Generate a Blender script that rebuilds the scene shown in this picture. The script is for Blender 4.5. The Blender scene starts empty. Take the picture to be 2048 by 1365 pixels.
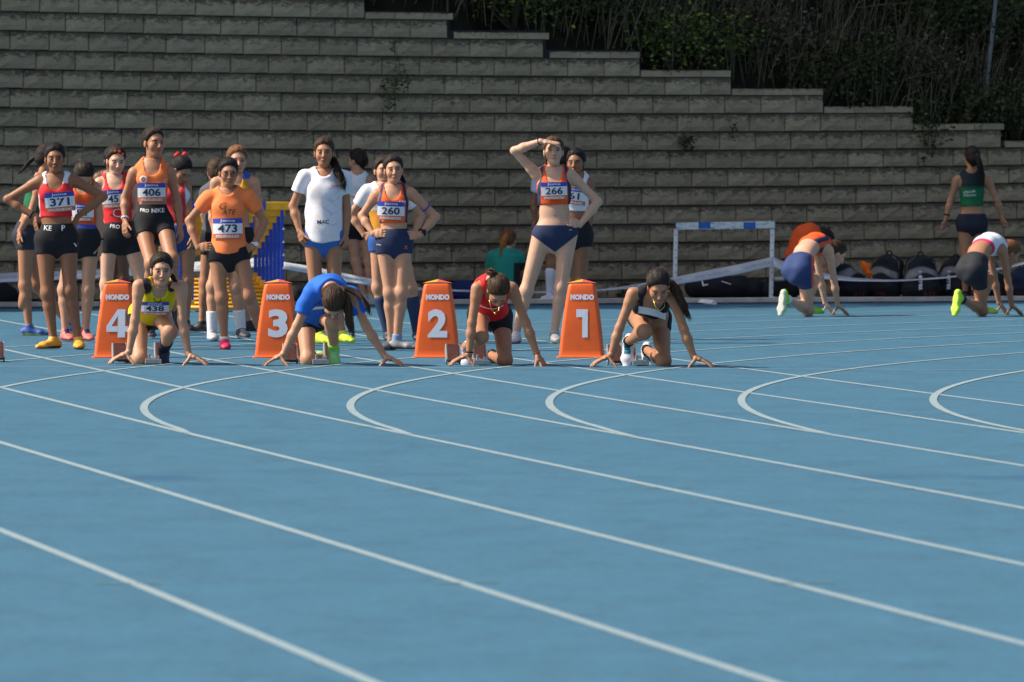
import bpy, bmesh, math, random
import numpy as np
from mathutils import Vector, Matrix
from mathutils.bvhtree import BVHTree
random.seed(7); RNG = np.random.default_rng(7)
SC = bpy.context.scene; COL = SC.collection

# ---------------------------------------------------------------- camera, sky, sun, exposure
F, CAM_H, HZ = 17067.0, 1.72, 265.0            # focal length in photo pixels, eye height, horizon row
cam_d = bpy.data.cameras.new('camera'); cam = bpy.data.objects.new('camera', cam_d); COL.objects.link(cam)
cam.location = (0, 0, CAM_H); cam.rotation_euler = (math.radians(90), 0, 0)
cam_d.sensor_width = 36.0; cam_d.lens = F / 2048 * 36.0
cam_d.shift_y = -(682.5 - HZ) / 2048
cam_d.clip_start = 0.5; cam_d.clip_end = 3000
cam_d.dof.use_dof = True; cam_d.dof.focus_distance = 63.0; cam_d.dof.aperture_fstop = 8.5
SC.camera = cam
SUN_EL, SUN_AZ_BACK = math.radians(43), math.radians(-2)   # the sun stands left of the picture, almost square to the view
to_sun = Vector((-math.cos(SUN_EL) * math.cos(SUN_AZ_BACK), math.cos(SUN_EL) * math.sin(SUN_AZ_BACK), math.sin(SUN_EL)))
w = bpy.data.worlds.new('World'); SC.world = w; w.use_nodes = True
nt = w.node_tree; bg = nt.nodes['Background']; sky = nt.nodes.new('ShaderNodeTexSky')
sky.sky_type = 'NISHITA'; sky.sun_disc = False; sky.sun_elevation = SUN_EL
sky.dust_density = 3.0; sky.ozone_density = .6; sky.air_density = .9
sky.sun_rotation = math.atan2(to_sun.x, to_sun.y)
nt.links.new(sky.outputs[0], bg.inputs[0]); bg.inputs[1].default_value = 0.115
sun_d = bpy.data.lights.new('sun', 'SUN'); sun = bpy.data.objects.new('sun', sun_d); COL.objects.link(sun)
sun_d.energy = 4.8; sun_d.angle = math.radians(0.5); sun_d.color = (1.0, 0.90, 0.76)
sun.location = (-20, 60, 25)
sun.rotation_euler = to_sun.to_track_quat('Z', 'Y').to_euler()
vs = SC.view_settings; vs.view_transform = 'Standard'; vs.look = 'None'; vs.exposure = 0.38; vs.gamma = 1.0; vs.use_curve_mapping = False

# ---------------------------------------------------------------- helpers
def at(px, py, Y):                    # photo pixel at depth Y -> world point
    return np.array([(px - 1024) / F * Y, Y, CAM_H - (py - HZ) / F * Y])
def ground(px, py):
    Y = F * CAM_H / (py - HZ); return np.array([(px - 1024) / F * Y, Y, 0.0])
def tag(o, label=None, cat=None, group=None, kind=None):
    if label: o['label'] = label
    if cat: o['category'] = cat
    if group: o['group'] = group
    if kind: o['kind'] = kind
    return o
def empty(name, loc=(0, 0, 0), rz=0):
    o = bpy.data.objects.new(name, None); COL.objects.link(o); o.location = loc; o.rotation_euler = (0, 0, rz); o.empty_display_size = .1
    return o
def link(name, me, mat=None, parent=None, loc=None):
    o = bpy.data.objects.new(name, me); COL.objects.link(o)
    if mat is not None and not me.materials: me.materials.append(mat)
    if parent is not None: o.parent = parent
    if loc is not None: o.location = loc
    return o
def mesh(name, V, Fc, smooth=False, col=None):
    me = bpy.data.meshes.new(name)
    V = np.asarray(V, dtype=np.float32)
    if isinstance(Fc, np.ndarray) and Fc.ndim == 2:
        n, k = Fc.shape
        me.vertices.add(len(V)); me.vertices.foreach_set('co', V.ravel())
        me.loops.add(n * k); me.loops.foreach_set('vertex_index', Fc.astype(np.int32).ravel())
        me.polygons.add(n); me.polygons.foreach_set('loop_start', np.arange(n, dtype=np.int32) * k)
        me.update(calc_edges=True); me.validate()
    else:
        me.from_pydata([tuple(v) for v in V.tolist()], [], [list(f) for f in Fc]); me.update()
    if smooth: me.polygons.foreach_set('use_smooth', np.ones(len(me.polygons), dtype=bool))
    if col is not None:
        a = me.color_attributes.new('Col', 'FLOAT_COLOR', 'POINT')
        c = np.ones((len(V), 4), dtype=np.float32); c[:, :3] = col; a.data.foreach_set('color', c.ravel())
    return me
class MB:                             # collects simple shapes for one mesh
    def __init__(s): s.v = []; s.f = []
    def add(s, V, Fc):
        b = len(s.v); s.v += [tuple(map(float, v)) for v in V]; s.f += [[i + b for i in f] for f in Fc]; return s
    def box(s, c, d, R=None, bev=0.0):
        c = np.array(c, float); h = np.array(d, float) / 2
        if bev <= 0:
            P = np.array([[x, y, z] for x in (-1, 1) for y in (-1, 1) for z in (-1, 1)]) * h
            Fc = [(0, 1, 3, 2), (4, 6, 7, 5), (0, 4, 5, 1), (2, 3, 7, 6), (0, 2, 6, 4), (1, 5, 7, 3)]
        else:
            bm = bmesh.new(); bmesh.ops.create_cube(bm, size=1)
            for v in bm.verts: v.co = Vector((v.co.x * d[0], v.co.y * d[1], v.co.z * d[2]))
            bmesh.ops.bevel(bm, geom=bm.edges[:], offset=bev, segments=2, affect='EDGES', profile=.6)
            bm.verts.index_update(); P = np.array([v.co[:] for v in bm.verts]); Fc = [[v.index for v in f.verts] for f in bm.faces]; bm.free()
        if R is not None: P = P @ np.array(R).T
        return s.add(P + c, Fc)
    def tube(s, pts, r, n=8, cap=True):
        pts = [np.array(p, float) for p in pts]; rr = r if isinstance(r, (list, tuple, np.ndarray)) else [r] * len(pts)
        V = []; Fc = []; prev = None
        for i, p in enumerate(pts):
            t = pts[min(i + 1, len(pts) - 1)] - pts[max(i - 1, 0)]; t = t / (np.linalg.norm(t) + 1e-9)
            if prev is None:
                a = np.cross(t, (0, 0, 1.0)) if abs(t[2]) < .9 else np.cross(t, (1.0, 0, 0))
            else: a = prev - t * (prev @ t)
            a /= np.linalg.norm(a) + 1e-9; prev = a; b = np.cross(t, a)
            for j in range(n):
                an = 2 * math.pi * j / n; V.append(p + rr[i] * (math.cos(an) * a + math.sin(an) * b))
        for i in range(len(pts) - 1):
            for j in range(n):
                k = (j + 1) % n; Fc.append((i * n + j, i * n + k, (i + 1) * n + k, (i + 1) * n + j))
        if cap: Fc.append(tuple(range(n))[::-1]); Fc.append(tuple((len(pts) - 1) * n + j for j in range(n)))
        return s.add(V, Fc)
    def build(s, name, mat, parent=None, smooth=False, loc=None):
        return link(name, mesh(name, s.v, s.f, smooth), mat, parent, loc)

def nodes(name):
    m = bpy.data.materials.new(name); m.use_nodes = True
    return m, m.node_tree, m.node_tree.nodes['Principled BSDF']
def N(t, kind, **kw):
    n = t.nodes.new(kind)
    for k, v in kw.items():
        if k.startswith('i_'): n.inputs[k[2:].replace('_', ' ')].default_value = v
        else: setattr(n, k, v)
    return n
def mixc(t, fac, a, b, mode='MIX'):
    n = t.nodes.new('ShaderNodeMix'); n.data_type = 'RGBA'; n.blend_type = mode
    for sock, v in ((n.inputs[0], fac), (n.inputs[6], a), (n.inputs[7], b)):
        if hasattr(v, 'is_linked'): t.links.new(v, sock)
        elif isinstance(v, (tuple, list)): sock.default_value = (*v[:3], 1)
        else: sock.default_value = v
    return n.outputs[2]
def ramp(t, fac, stops):
    n = t.nodes.new('ShaderNodeValToRGB'); t.links.new(fac, n.inputs[0])
    e = n.color_ramp.elements
    while len(e) < len(stops): e.new(.5)
    for el, (p, c) in zip(e, stops): el.position = p; el.color = (*c, 1) if isinstance(c, (tuple, list)) else (c, c, c, 1)
    return n.outputs[0]
def objco(t, scale=(1, 1, 1), gen='Object'):
    tc = t.nodes.new('ShaderNodeTexCoord'); mp = t.nodes.new('ShaderNodeMapping'); mp.inputs['Scale'].default_value = scale
    t.links.new(tc.outputs[gen], mp.inputs[0]); return mp.outputs[0]
def noise(t, vec, scale, detail=4, rough=.55):
    n = t.nodes.new('ShaderNodeTexNoise'); n.inputs['Scale'].default_value = scale; n.inputs['Detail'].default_value = detail; n.inputs['Roughness'].default_value = rough
    t.links.new(vec, n.inputs['Vector']); return n.outputs[0]
def bump(t, p, h, strength=.3, dist=.01):
    b = t.nodes.new('ShaderNodeBump'); b.inputs['Strength'].default_value = strength; b.inputs['Distance'].default_value = dist
    t.links.new(h, b.inputs['Height']); t.links.new(b.outputs[0], p.inputs['Normal'])
def plain(name, col, rough=.6, var=.12, scale=30, spec=.4, metal=0.0, bmp=0.0):
    m, t, p = nodes(name); v = objco(t); n = noise(t, v, scale)
    lo = tuple(c * (1 - var) for c in col); hi = tuple(min(1, c * (1 + var)) for c in col)
    t.links.new(ramp(t, n, [(.3, lo), (.7, hi)]), p.inputs['Base Color'])
    p.inputs['Roughness'].default_value = rough; p.inputs['Specular IOR Level'].default_value = spec; p.inputs['Metallic'].default_value = metal
    if bmp: bump(t, p, noise(t, v, scale * 6), bmp, .004)
    return m
def attr_mat(name, rough=.6, spec=.35, var=.1, scale=60, bmp=0.0, stretch=(1, 1, 1), sss=0.0):
    m, t, p = nodes(name); a = t.nodes.new('ShaderNodeAttribute'); a.attribute_name = 'Col'
    v = objco(t, stretch); n = noise(t, v, scale, 3)
    t.links.new(mixc(t, 1.0, a.outputs['Color'], ramp(t, n, [(.25, 1 - var), (.75, 1 + var)]), 'MULTIPLY'), p.inputs['Base Color'])
    p.inputs['Roughness'].default_value = rough; p.inputs['Specular IOR Level'].default_value = spec
    if bmp: bump(t, p, n, bmp, .004)
    if sss:
        p.inputs['Subsurface Weight'].default_value = sss; p.inputs['Subsurface Radius'].default_value = (.012, .004, .002); p.inputs['Subsurface Scale'].default_value = 1.0
    return m
M = {}
M['skin'] = attr_mat('skin', .52, .4, .07, 25)
M['cloth'] = attr_mat('cloth', .75, .25, .06, 40, .15)
M['hair'] = attr_mat('hair', .55, .22, .45, 60, .5, (3.2, .5, .5))
M['shoe'] = attr_mat('shoe', .55, .4, .12, 80)
M['white'] = plain('white_paint', (.78, .79, .8), .45, .08, 12)
M['paper'] = plain('bib_paper', (.74, .76, .8), .6, .03, 20)
M['ink_blue'] = plain('ink_blue', (.035, .07, .42), .6, .03)
M['ink_navy'] = plain('ink_navy', (.02, .03, .09), .6, .03)
M['ink_red'] = plain('ink_red', (.62, .16, .08), .6, .05)
M['ink_white'] = plain('ink_white', (.75, .75, .78), .6, .03)
M['ink_black'] = plain('ink_black', (.03, .025, .03), .6, .05)
M['gold'] = plain('gold', (.75, .5, .12), .3, .05, 30, .5, .9)
M['black'] = plain('black_fabric', (.018, .019, .024), .8, .2, 40, .25, 0, .2)
M['steel'] = plain('brushed_steel', (.42, .42, .43), .45, .15, 40, .5, .6)

# ---------------------------------------------------------------- ground, track and painted lines
TH = 0.182; U = np.array([math.sin(TH), -math.cos(TH)]); NN = np.array([math.cos(TH), math.sin(TH)])
CS, CW = -45.535, 47.379
BC = {0: [0.1], 1: [5.0414, -5.3198, 1.3527, .0514], 2: [-3.8269, 1.5727, .2234, -.0262], 3: [-1.1495, -.7801, 1.2232, -.2472],
      4: [.7332, -2.8896, 2.0054, -.3919], 5: [1.7957, -4.7684, 3.0621, -.5537], 6: [1.2, -3.6, 2.7, -.62], 7: [.0713], 8: [.1876]}
BR = {0: (.05, .3), 1: (.07, .41), 2: (.097, .547), 3: (.087, .641), 4: (.082, .711), 5: (.085, .769), 6: (.085, .82), 7: (.7, .874), 8: (.7, .85)}
SOFF = [-.055, -.021, .015, .029, .023, .004, -.039, -.091, -.1]
def straight(k, s):
    s0 = (np.clip(s, -72, -24) + 45) / 20
    return 12.917 - 1.1849 * k - .0438 * s0 - .0493 * s0 ** 2 - .0618 * s0 ** 3 + SOFF[k]
def bend(k, ph):
    lo, hi = BR[k]; R = 34.219 + 1.316 * k + np.polyval(BC[k], np.clip(ph, lo, hi))
    return CS - R * np.sin(ph), CW - R * np.cos(ph)
def sw(s, w_): return np.stack([s * U[0] + w_ * NN[0], s * U[1] + w_ * NN[1]], -1)
def ribbon(P, wd=.05, z=.002):
    P = np.asarray(P); t = np.gradient(P, axis=0); t /= np.linalg.norm(t, axis=1)[:, None]; n = np.stack([-t[:, 1], t[:, 0]], 1)
    A = P + n * wd / 2; B_ = P - n * wd / 2; n_ = len(P)
    V = np.concatenate([np.c_[A, np.full(n_, z)], np.c_[B_, np.full(n_, z)]])
    i = np.arange(n_ - 1); return V, np.stack([i, i + n_, i + n_ + 1, i + 1], 1)

def track_material():
    m, t, p = nodes('blue_track'); v = objco(t)
    big = noise(t, objco(t, (.25, .12, 1)), 1.0, 5); fine = noise(t, v, 60, 4, .8); mid = noise(t, objco(t, (1.6, .5, 1)), 1.3, 6, .65)
    c = ramp(t, big, [(.3, (0.0407, 0.1338, 0.2100)), (.7, (0.0510, 0.1553, 0.2370))])
    c = mixc(t, .5, c, ramp(t, mid, [(.25, (0.0365, 0.1230, 0.2004)), (.75, (0.0538, 0.1614, 0.2418))]))
    c = mixc(t, ramp(t, noise(t, v, 17, 5, .8), [(.40, .75), (.56, 0.0)]), c, (0.0310, 0.1037, 0.1749))
    c = mixc(t, ramp(t, fine, [(.5, 0.0), (.72, .55)]), c, (0.0882, 0.2091, 0.2799))
    c = mixc(t, ramp(t, noise(t, v, 55, 2, .8), [(.58, 0.0), (.72, .5)]), c, (0.0165, 0.0676, 0.1335))
    mott = noise(t, objco(t, (1, .45, 1)), 2.6, 9, .78)
    c = mixc(t, 1.0, c, ramp(t, mott, [(.3, .82), (.5, 1.0), (.7, 1.16)]), 'MULTIPLY')
    c = mixc(t, ramp(t, noise(t, v, 7, 8, .85), [(.60, 0.0), (.68, .55)]), c, (.035, .105, .165))
    # dark wheel and water marks along two seams in the surface, with a shape of their own
    sep = t.nodes.new('ShaderNodeSeparateXYZ'); tc = t.nodes.new('ShaderNodeTexCoord'); t.links.new(tc.outputs['Object'], sep.inputs[0])
    def band(y0, wd):
        a = N(t, 'ShaderNodeMath', operation='SUBTRACT'); t.links.new(sep.outputs[1], a.inputs[0]); a.inputs[1].default_value = y0
        b = N(t, 'ShaderNodeMath', operation='ABSOLUTE'); t.links.new(a.outputs[0], b.inputs[0])
        r = N(t, 'ShaderNodeMapRange'); t.links.new(b.outputs[0], r.inputs[0]); r.inputs[1].default_value = 0; r.inputs[2].default_value = wd; r.inputs[3].default_value = 1; r.inputs[4].default_value = 0
        return r.outputs[0]
    def mul(a, b):
        x = N(t, 'ShaderNodeMath', operation='MULTIPLY'); t.links.new(a, x.inputs[0]); t.links.new(b, x.inputs[1]); return x.outputs[0]
    blot = ramp(t, noise(t, objco(t, (1.1, .6, 1)), 1.2, 4), [(.48, 0.0), (.68, .75)])
    c = mixc(t, mul(band(42.5, .7), blot), c, (0.0196, 0.0774, 0.1576))
    blot2 = ramp(t, noise(t, objco(t, (1.3, .9, 1)), 1.7, 6, .7), [(.55, 0.0), (.72, .5)])
    c = mixc(t, mul(band(43.5, .5), blot2), c, (0.0882, 0.0923, 0.1400))
    c = mixc(t, mul(band(42.78, .03), ramp(t, noise(t, v, .8), [(.4, .1), (.6, .55)])), c, (0.0882, 0.2214, 0.2863))
    t.links.new(c, p.inputs['Base Color']); p.inputs['Roughness'].default_value = .8; p.inputs['Specular IOR Level'].default_value = .3
    bump(t, p, noise(t, v, 160, 2, .7), .5, .004); return m
def line_material():
    m, t, p = nodes('line_paint'); v = objco(t)
    n = noise(t, v, 45, 4, .75); n2 = noise(t, v, 3, 3)
    c = mixc(t, ramp(t, n, [(.36, .85), (.56, 0.0)]), (.33, .385, .385), (.11, .235, .31))
    c = mixc(t, ramp(t, n2, [(.35, .35), (.65, 0.0)]), c, (.21, .31, .36))
    t.links.new(c, p.inputs['Base Color']); p.inputs['Roughness'].default_value = .75; p.inputs['Specular IOR Level'].default_value = .2
    return m
M['track'] = track_material(); M['line'] = line_material()
M['earth'] = plain('bare_earth', (.16, .13, .1), .95, .35, 6, .1, 0, .6)
M['yellow_line'] = plain('yellow_line_paint', (.13, .20, .17), .8, .35, 25)

# the edge of the track: concrete kerb from the left to the right, not quite parallel to the picture
KL, KR = ground(0, 617)[:2], ground(2048, 604.4)[:2]
KD = (KR - KL) / np.linalg.norm(KR - KL); KN = np.array([-KD[1], KD[0]])
def kerb_pt(s, off): return KL + KD * s + KN * off
g = MB(); g.add([(-300, -40, -.03), (300, -40, -.03), (300, 500, -.03), (-300, 500, -.03)], [(0, 1, 2, 3)])
tag(g.build('ground', M['earth']), kind='structure')
V = [(-70, -10, 0), (70, -10, 0)] + [(*kerb_pt(s, 0), 0) for s in np.linspace(70, -62, 23)]
track = tag(link('running_track', mesh('running_track', V, [list(range(len(V)))]), M['track']), kind='structure')
for k in range(9):
    s = np.arange(-95, -8, .25); P = sw(s, straight(k, s)); keep = np.ones(len(s), bool)
    for j in range(9):
        ph = np.linspace(.0, .95, 900); bs, bw = bend(j, ph); Q = sw(bs, bw)
        d = np.sqrt(((P[:, None] - Q[None, ::3]) ** 2).sum(-1)).min(1)
        if j < k: keep &= d > .17                      # the straight's line stops short of each bend line it crosses
    keep &= ((P - KL) @ KN < -.25)
    run = []
    for i in range(len(s) + 1):
        if i < len(s) and keep[i]: run.append(i); continue
        if len(run) > 3: link('lane_line', mesh('lane_line', *ribbon(P[run])), M['line'], track)
        run = []
    ph = np.linspace(.0, .95, 260); bs, bw = bend(k, ph); Q = sw(bs, bw)
    gap = bw - straight(k, bs)
    ok = ((Q - KL) @ KN < -.2) & (Q[:, 0] < 60)
    st = 0
    for i in range(len(ph)):
        if gap[i] < .012 and bs[i] > -58: st = i
    idx = [i for i in range(st, len(ph)) if ok[i]]
    if len(idx) > 4: link('lane_line', mesh('lane_line', *ribbon(Q[idx], z=.0035)), M['line'], track)
# start line and short yellow marks
a, b = ground(-60, 734.0), ground(2110, 741.5)
link('start_line', mesh('start_line', *ribbon(np.linspace(a[:2], b[:2], 12), .035, .005)), M['line'], track)
for (x0, x1, yy) in [(190, 262, 1169), (272, 325, 1168), (868, 925, 1168), (945, 1000, 1166), (1532, 1590, 1168), (1612, 1666, 1166), (240, 276, 977), (300, 336, 977), (768, 800, 977), (836, 870, 977),
                     (1285, 1318, 977), (1355, 1384, 976), (1798, 1830, 979), (1876, 1902, 979), (268, 312, 856), (706, 752, 855), (1120, 1160, 856), (1525, 1570, 858)]:
    a, b = ground(x0, yy), ground(x1, yy)
    link('painted_mark', mesh('painted_mark', *ribbon(np.linspace(a[:2], b[:2], 3), .035, .005)), M['yellow_line'], track)
a, b = ground(60, 821.5), ground(2200, 829)
link('painted_mark', mesh('painted_mark', *ribbon(np.linspace(a[:2], b[:2], 12), .018, .0065)), M['yellow_line'], track)

M['concrete'] = plain('kerb_concrete', (.56, .52, .46), .85, .2, 7, .2, 0, .4)
M['gravel'] = plain('kerb_gravel', (.085, .09, .105), .9, .7, 45, .2, 0, .9)
def strip(name, o0, o1, z0, z1, mat, s0=-50, s1=62, nseg=60, jag=0.0):
    S_ = np.linspace(s0, s1, nseg); V = []
    for s in S_:
        j = RNG.uniform(-jag, jag)
        for (o, z) in ((o0 + j, -.02), (o0 + j, z0), (o1, z1), (o1, -.02)): V.append((*kerb_pt(s, o), z))
    Fc = [(4 * i + a_, 4 * i + a_ + 1, 4 * i + a_ + 5, 4 * i + a_ + 4) for i in range(nseg - 1) for a_ in range(3)]
    return tag(link(name, mesh(name, V, Fc), mat), kind='structure')
strip('gutter', -.14, .02, .012, .016, M['gravel'], nseg=400, jag=.03)
strip('kerb', .02, .17, .055, .058, M['concrete'])
V = [(*kerb_pt(-50, .16), .03), (*kerb_pt(62, .16), .03), (*kerb_pt(62, 40), .03), (*kerb_pt(-50, 40), .03)]
tag(link('dirt_strip', mesh('dirt_strip', V, [(0, 1, 2, 3)]), M['earth']), kind='structure')

# ---------------------------------------------------------------- block retaining wall
YAW = math.radians(30); WD = np.array([math.cos(YAW), math.sin(YAW), 0]); WN = np.array([math.sin(YAW), -math.cos(YAW), 0])
W0 = np.array([-1024 / F * 84.0, 84.0, 0.0]); CH = .1895; Z0 = .07; BL = .4345; BATTER = .004
def sag(s): return -.01599 * s + .001152 * s * s if -2 < s < 14 else (.0366 if s <= -2 else .002)
def s_of(px): tx = (px - 1024) / F; return (5.04 + 84 * tx) / (WD[0] - WD[1] * tx)
def block_material():
    m, t, p = nodes('split_face_block'); geo = t.nodes.new('ShaderNodeNewGeometry'); v2 = geo.outputs['Position']
    at_ = t.nodes.new('ShaderNodeAttribute'); at_.attribute_name = 'bc'
    n1 = noise(t, v2, 9, 5, .65); n2 = noise(t, v2, 45, 4, .7); n3 = noise(t, v2, 1.1, 3)
    base = ramp(t, n1, [(.3, (.42, .325, .205)), (.7, (.54, .43, .285))])
    base = mixc(t, .35, base, ramp(t, n2, [(.3, (.30, .23, .15)), (.7, (.56, .45, .30))]))
    sep = t.nodes.new('ShaderNodeSeparateXYZ'); t.links.new(at_.outputs['Vector'], sep.inputs[0])
    up = N(t, 'ShaderNodeMapRange'); t.links.new(sep.outputs[2], up.inputs[0]); up.inputs[1].default_value = -.03; up.inputs[2].default_value = .085; up.inputs[3].default_value = -.12; up.inputs[4].default_value = .18
    sm = N(t, 'ShaderNodeMath', operation='ADD'); t.links.new(up.outputs[0], sm.inputs[0])
    st = N(t, 'ShaderNodeVectorMath', operation='MULTIPLY'); t.links.new(v2, st.inputs[0]); st.inputs[1].default_value = (1, 1, 2.2)
    t.links.new(noise(t, st.outputs[0], 13, 7, .8), sm.inputs[1])
    dirt = ramp(t, sm.outputs[0], [(.49, 0.0), (.63, .92)])           # black lichen that grows from the top edge of each block
    base = mixc(t, dirt, base, (.085, .07, .05))
    base = mixc(t, ramp(t, n3, [(.35, .3), (.65, 0.0)]), base, (.26, .205, .14))
    rnd = ramp(t, sep.outputs[1], [(0, .86), (1, 1.12)])
    base = mixc(t, 1.0, base, rnd, 'MULTIPLY')
    t.links.new(base, p.inputs['Base Color']); p.inputs['Roughness'].default_value = .95; p.inputs['Specular IOR Level'].default_value = .15
    bump(t, p, noise(t, v2, 38, 6, .7), 1.0, .02); return m
M['block'] = block_material()
M['joint'] = plain('wall_backing', (.035, .034, .033), .95, .3, 8, .1)
def block_mesh(L, H, seed, rock=True):        # front face looks to -Y of the block's own frame, tooled margins round a rough middle
    r = np.random.default_rng(seed); nx, nz = 6, 4
    xs = np.array([-.5, -.475, -.3, -.1, .1, .3, .475, .5]) * L; zs = np.array([-.5, -.455, -.2, .12, .44, .5]) * H
    V = []; nxx, nzz = len(xs), len(zs)
    for j in range(nzz):
        for i in range(nxx):
            inner = 1 <= i <= nxx - 2 and 1 <= j <= nzz - 2
            core = 2 <= i <= nxx - 3 and 2 <= j <= nzz - 3
            d = (r.uniform(.012, .03) if core else r.uniform(.004, .012)) if (inner and rock) else .002
            if j == nzz - 2 and rock: d = r.uniform(.0, .003)
            if j == nzz - 1: d = .006
            elif j == 0: d = -.005
            elif i in (0, nxx - 1): d = -.004
            V.append((xs[i], -d, zs[j]))
    Fc = [(j * nxx + i, j * nxx + i + 1, (j + 1) * nxx + i + 1, (j + 1) * nxx + i) for j in range(nzz - 1) for i in range(nxx - 1)]
    b = len(V); D = .2
    V += [(-L / 2, D, -H / 2), (L / 2, D, -H / 2), (L / 2, D, H / 2), (-L / 2, D, H / 2)]
    top = [(nzz - 1) * nxx + i for i in range(nxx)]; bot = list(range(nxx))
    Fc += [top + [b + 2, b + 3], bot[::-1] + [b, b + 1], [j * nxx for j in range(nzz)] + [b + 3, b], [j * nxx + nxx - 1 for j in range(nzz)][::-1] + [b + 1, b + 2]]
    me = mesh('block', V, Fc); me.materials.append(M['block'])
    a = me.attributes.new('bc', 'FLOAT_VECTOR', 'POINT'); tone = r.uniform(0, 1)
    a.data.foreach_set('vector', np.array([(x, tone, z) for x, y, z in V], dtype=np.float32).ravel()); return me
BLK = [block_mesh(BL - .007, CH - .008, 100 + i) for i in range(10)]
CAPM = [block_mesh(.40 - .006, .068, 200 + i, False) for i in range(4)]
wall = empty('retaining_wall', W0.tolist()); tag(wall, 'tall stepped retaining wall of split-face concrete blocks behind the track', 'wall')
ENDS = {15: 735, 14: 912, 13: 1104, 12: 1285, 11: 1467, 10: 1651, 9: 1831, 8: 2012, 7: 2195, 6: 2380, 5: 2560, 4: 2750, 3: 2940, 2: 3130}
PH = {15: 6.6, 14: 58, 13: 25, 12: 77, 11: 51, 10: 23.7, 9: 77, 16: 40}
blocks = []
for n in range(-1, 18):
    e = s_of(ENDS[n]) if n in ENDS else (s_of(735 - 181 * (n - 15)) if n > 15 else s_of(3100))
    s = s_of(PH.get(n, (n * 31) % 79)) - BL * (14 + .5)
    while s - BL / 2 < e - .03:
        L = BL
        if s + BL / 2 > e: L = e - (s - BL / 2)
        if L > .1: blocks.append((n, s if L == BL else (s - BL / 2 + L / 2), L))
        s += BL
YAWE = (0, 0, YAW)
rest_V, rest_F, rest_A = [], [], []
def vis(n, s):
    P = W0 + WD * s; px = 1024 + F * P[0] / P[1]; py = HZ + F * (CAM_H - (Z0 + (n + .5) * CH)) / P[1]
    return -45 < px < 2095 and -20 < py < 625
seen = [b for b in blocks if vis(b[0], b[1])]
order = sorted(seen, key=lambda b: b[1])           # nearest first: the wall runs away to the right
near = set(map(id, order[:300]))
for b in blocks:
    n, s, L = b
    p = WD * s - WN * (BATTER * (n + 1)) + np.array([0, 0, Z0 + (n + .5) * CH + sag(s)]) + WN * RNG.uniform(-.003, .003)
    me = BLK[RNG.integers(len(BLK))]
    if id(b) in near:
        o = link('block', me, None, wall, p.tolist()); o.rotation_euler = (0, RNG.uniform(-.003, .003), YAW); o.scale = (L / BL, 1, 1)
    else:
        R = np.array(Matrix.Rotation(YAW, 3, 'Z')); v = np.array([q.co[:] for q in me.vertices]) * [L / BL, 1, 1]
        k0 = len(rest_V); bc = np.zeros(len(v) * 3, np.float32); me.attributes['bc'].data.foreach_get('vector', bc); rest_A.append(bc); rest_V += (v @ R.T + p).tolist(); rest_F += [[i + k0 for i in f.vertices] for f in me.polygons]
o = link('block_masonry', mesh('block_masonry', rest_V, rest_F), M['block'], wall); o['kind'] = 'stuff'
o.data.attributes.new('bc', 'FLOAT_VECTOR', 'POINT').data.foreach_set('vector', np.concatenate(rest_A))
caps = sorted([(n, s_of(ENDS[n])) for n in ENDS])
for n, e in caps:
    s0 = s_of(ENDS[n + 1]) + .01 if n + 1 in ENDS else e - .95
    if e > s_of(2300): continue
    m_ = max(2, round((e - s0) / .4)); Lc = (e - s0) / m_
    for i in range(m_):
        s = s0 + Lc * (i + .5)
        p = WD * s - WN * (BATTER * (n + 1) - .004) + np.array([0, 0, Z0 + (n + 1) * CH + .035 + sag(s)])
        o = link('coping_stone', CAPM[(i + n) % 4], None, wall, p.tolist()); o.rotation_euler = YAWE; o.scale = (Lc / .40, 1, 1)
bk = MB()                                        # dark earth and joints behind the block faces, stepped like the wall
for n in range(-1, 18):
    e = s_of(ENDS[n]) if n in ENDS else (s_of(735 - 181 * (n - 15)) if n > 15 else s_of(3100))
    L = e + 7.0 - .03; c = WD * (e - .03 - L / 2) - WN * (BATTER * (n + 1) + .16) + np.array([0, 0, Z0 + (n + .5) * CH + sag(max(0, min(12, e - L / 2)))])
    bk.box(c, (L, .28 + .006 * (n % 2), CH + .07), np.array(Matrix.Rotation(YAW, 3, 'Z')))
bk.build('core_fill', M['joint'], wall)

# ---------------------------------------------------------------- smooth solid modelling: distance fields turned into meshes
def unit(v): v = np.asarray(v, float); return v / (np.linalg.norm(v) + 1e-12)
class Cap:                            # tapered limb; with S and Fw axes its section is an ellipse (a wide, b deep)
    def __init__(s, a, b, ra, rb, k=.02, S=None, Fw=None, a2=None, b2=None):
        s.a = np.asarray(a, float); s.b = np.asarray(b, float); s.ra = ra; s.rb = rb; s.k = k; s.S = S; s.Fw = Fw; s.a2 = a2; s.b2 = b2
        m = max(ra, rb, *(x for x in (a2, b2) if x)) if S is not None else max(ra, rb)
        s.lo = np.minimum(s.a, s.b) - m; s.hi = np.maximum(s.a, s.b) + m
    def d(s, X, Y, Z):
        u = s.b - s.a; L2 = float(u @ u) + 1e-12
        t = ((X - s.a[0]) * u[0] + (Y - s.a[1]) * u[1] + (Z - s.a[2]) * u[2]) / L2; t = np.clip(t, 0, 1)
        dx = X - s.a[0] - t * u[0]; dy = Y - s.a[1] - t * u[1]; dz = Z - s.a[2] - t * u[2]
        if s.S is None: return np.sqrt(dx * dx + dy * dy + dz * dz) - (s.ra + (s.rb - s.ra) * t)
        A = s.ra + (s.rb - s.ra) * t; B = s.a2 + (s.b2 - s.a2) * t; m = np.minimum(A, B)
        q = dx * s.S[0] + dy * s.S[1] + dz * s.S[2]; f = dx * s.Fw[0] + dy * s.Fw[1] + dz * s.Fw[2]
        e2 = np.maximum(dx * dx + dy * dy + dz * dz - q * q - f * f, 0)
        return (np.sqrt((q / A) ** 2 + (f / B) ** 2 + e2 / (m * m)) - 1) * m
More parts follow.
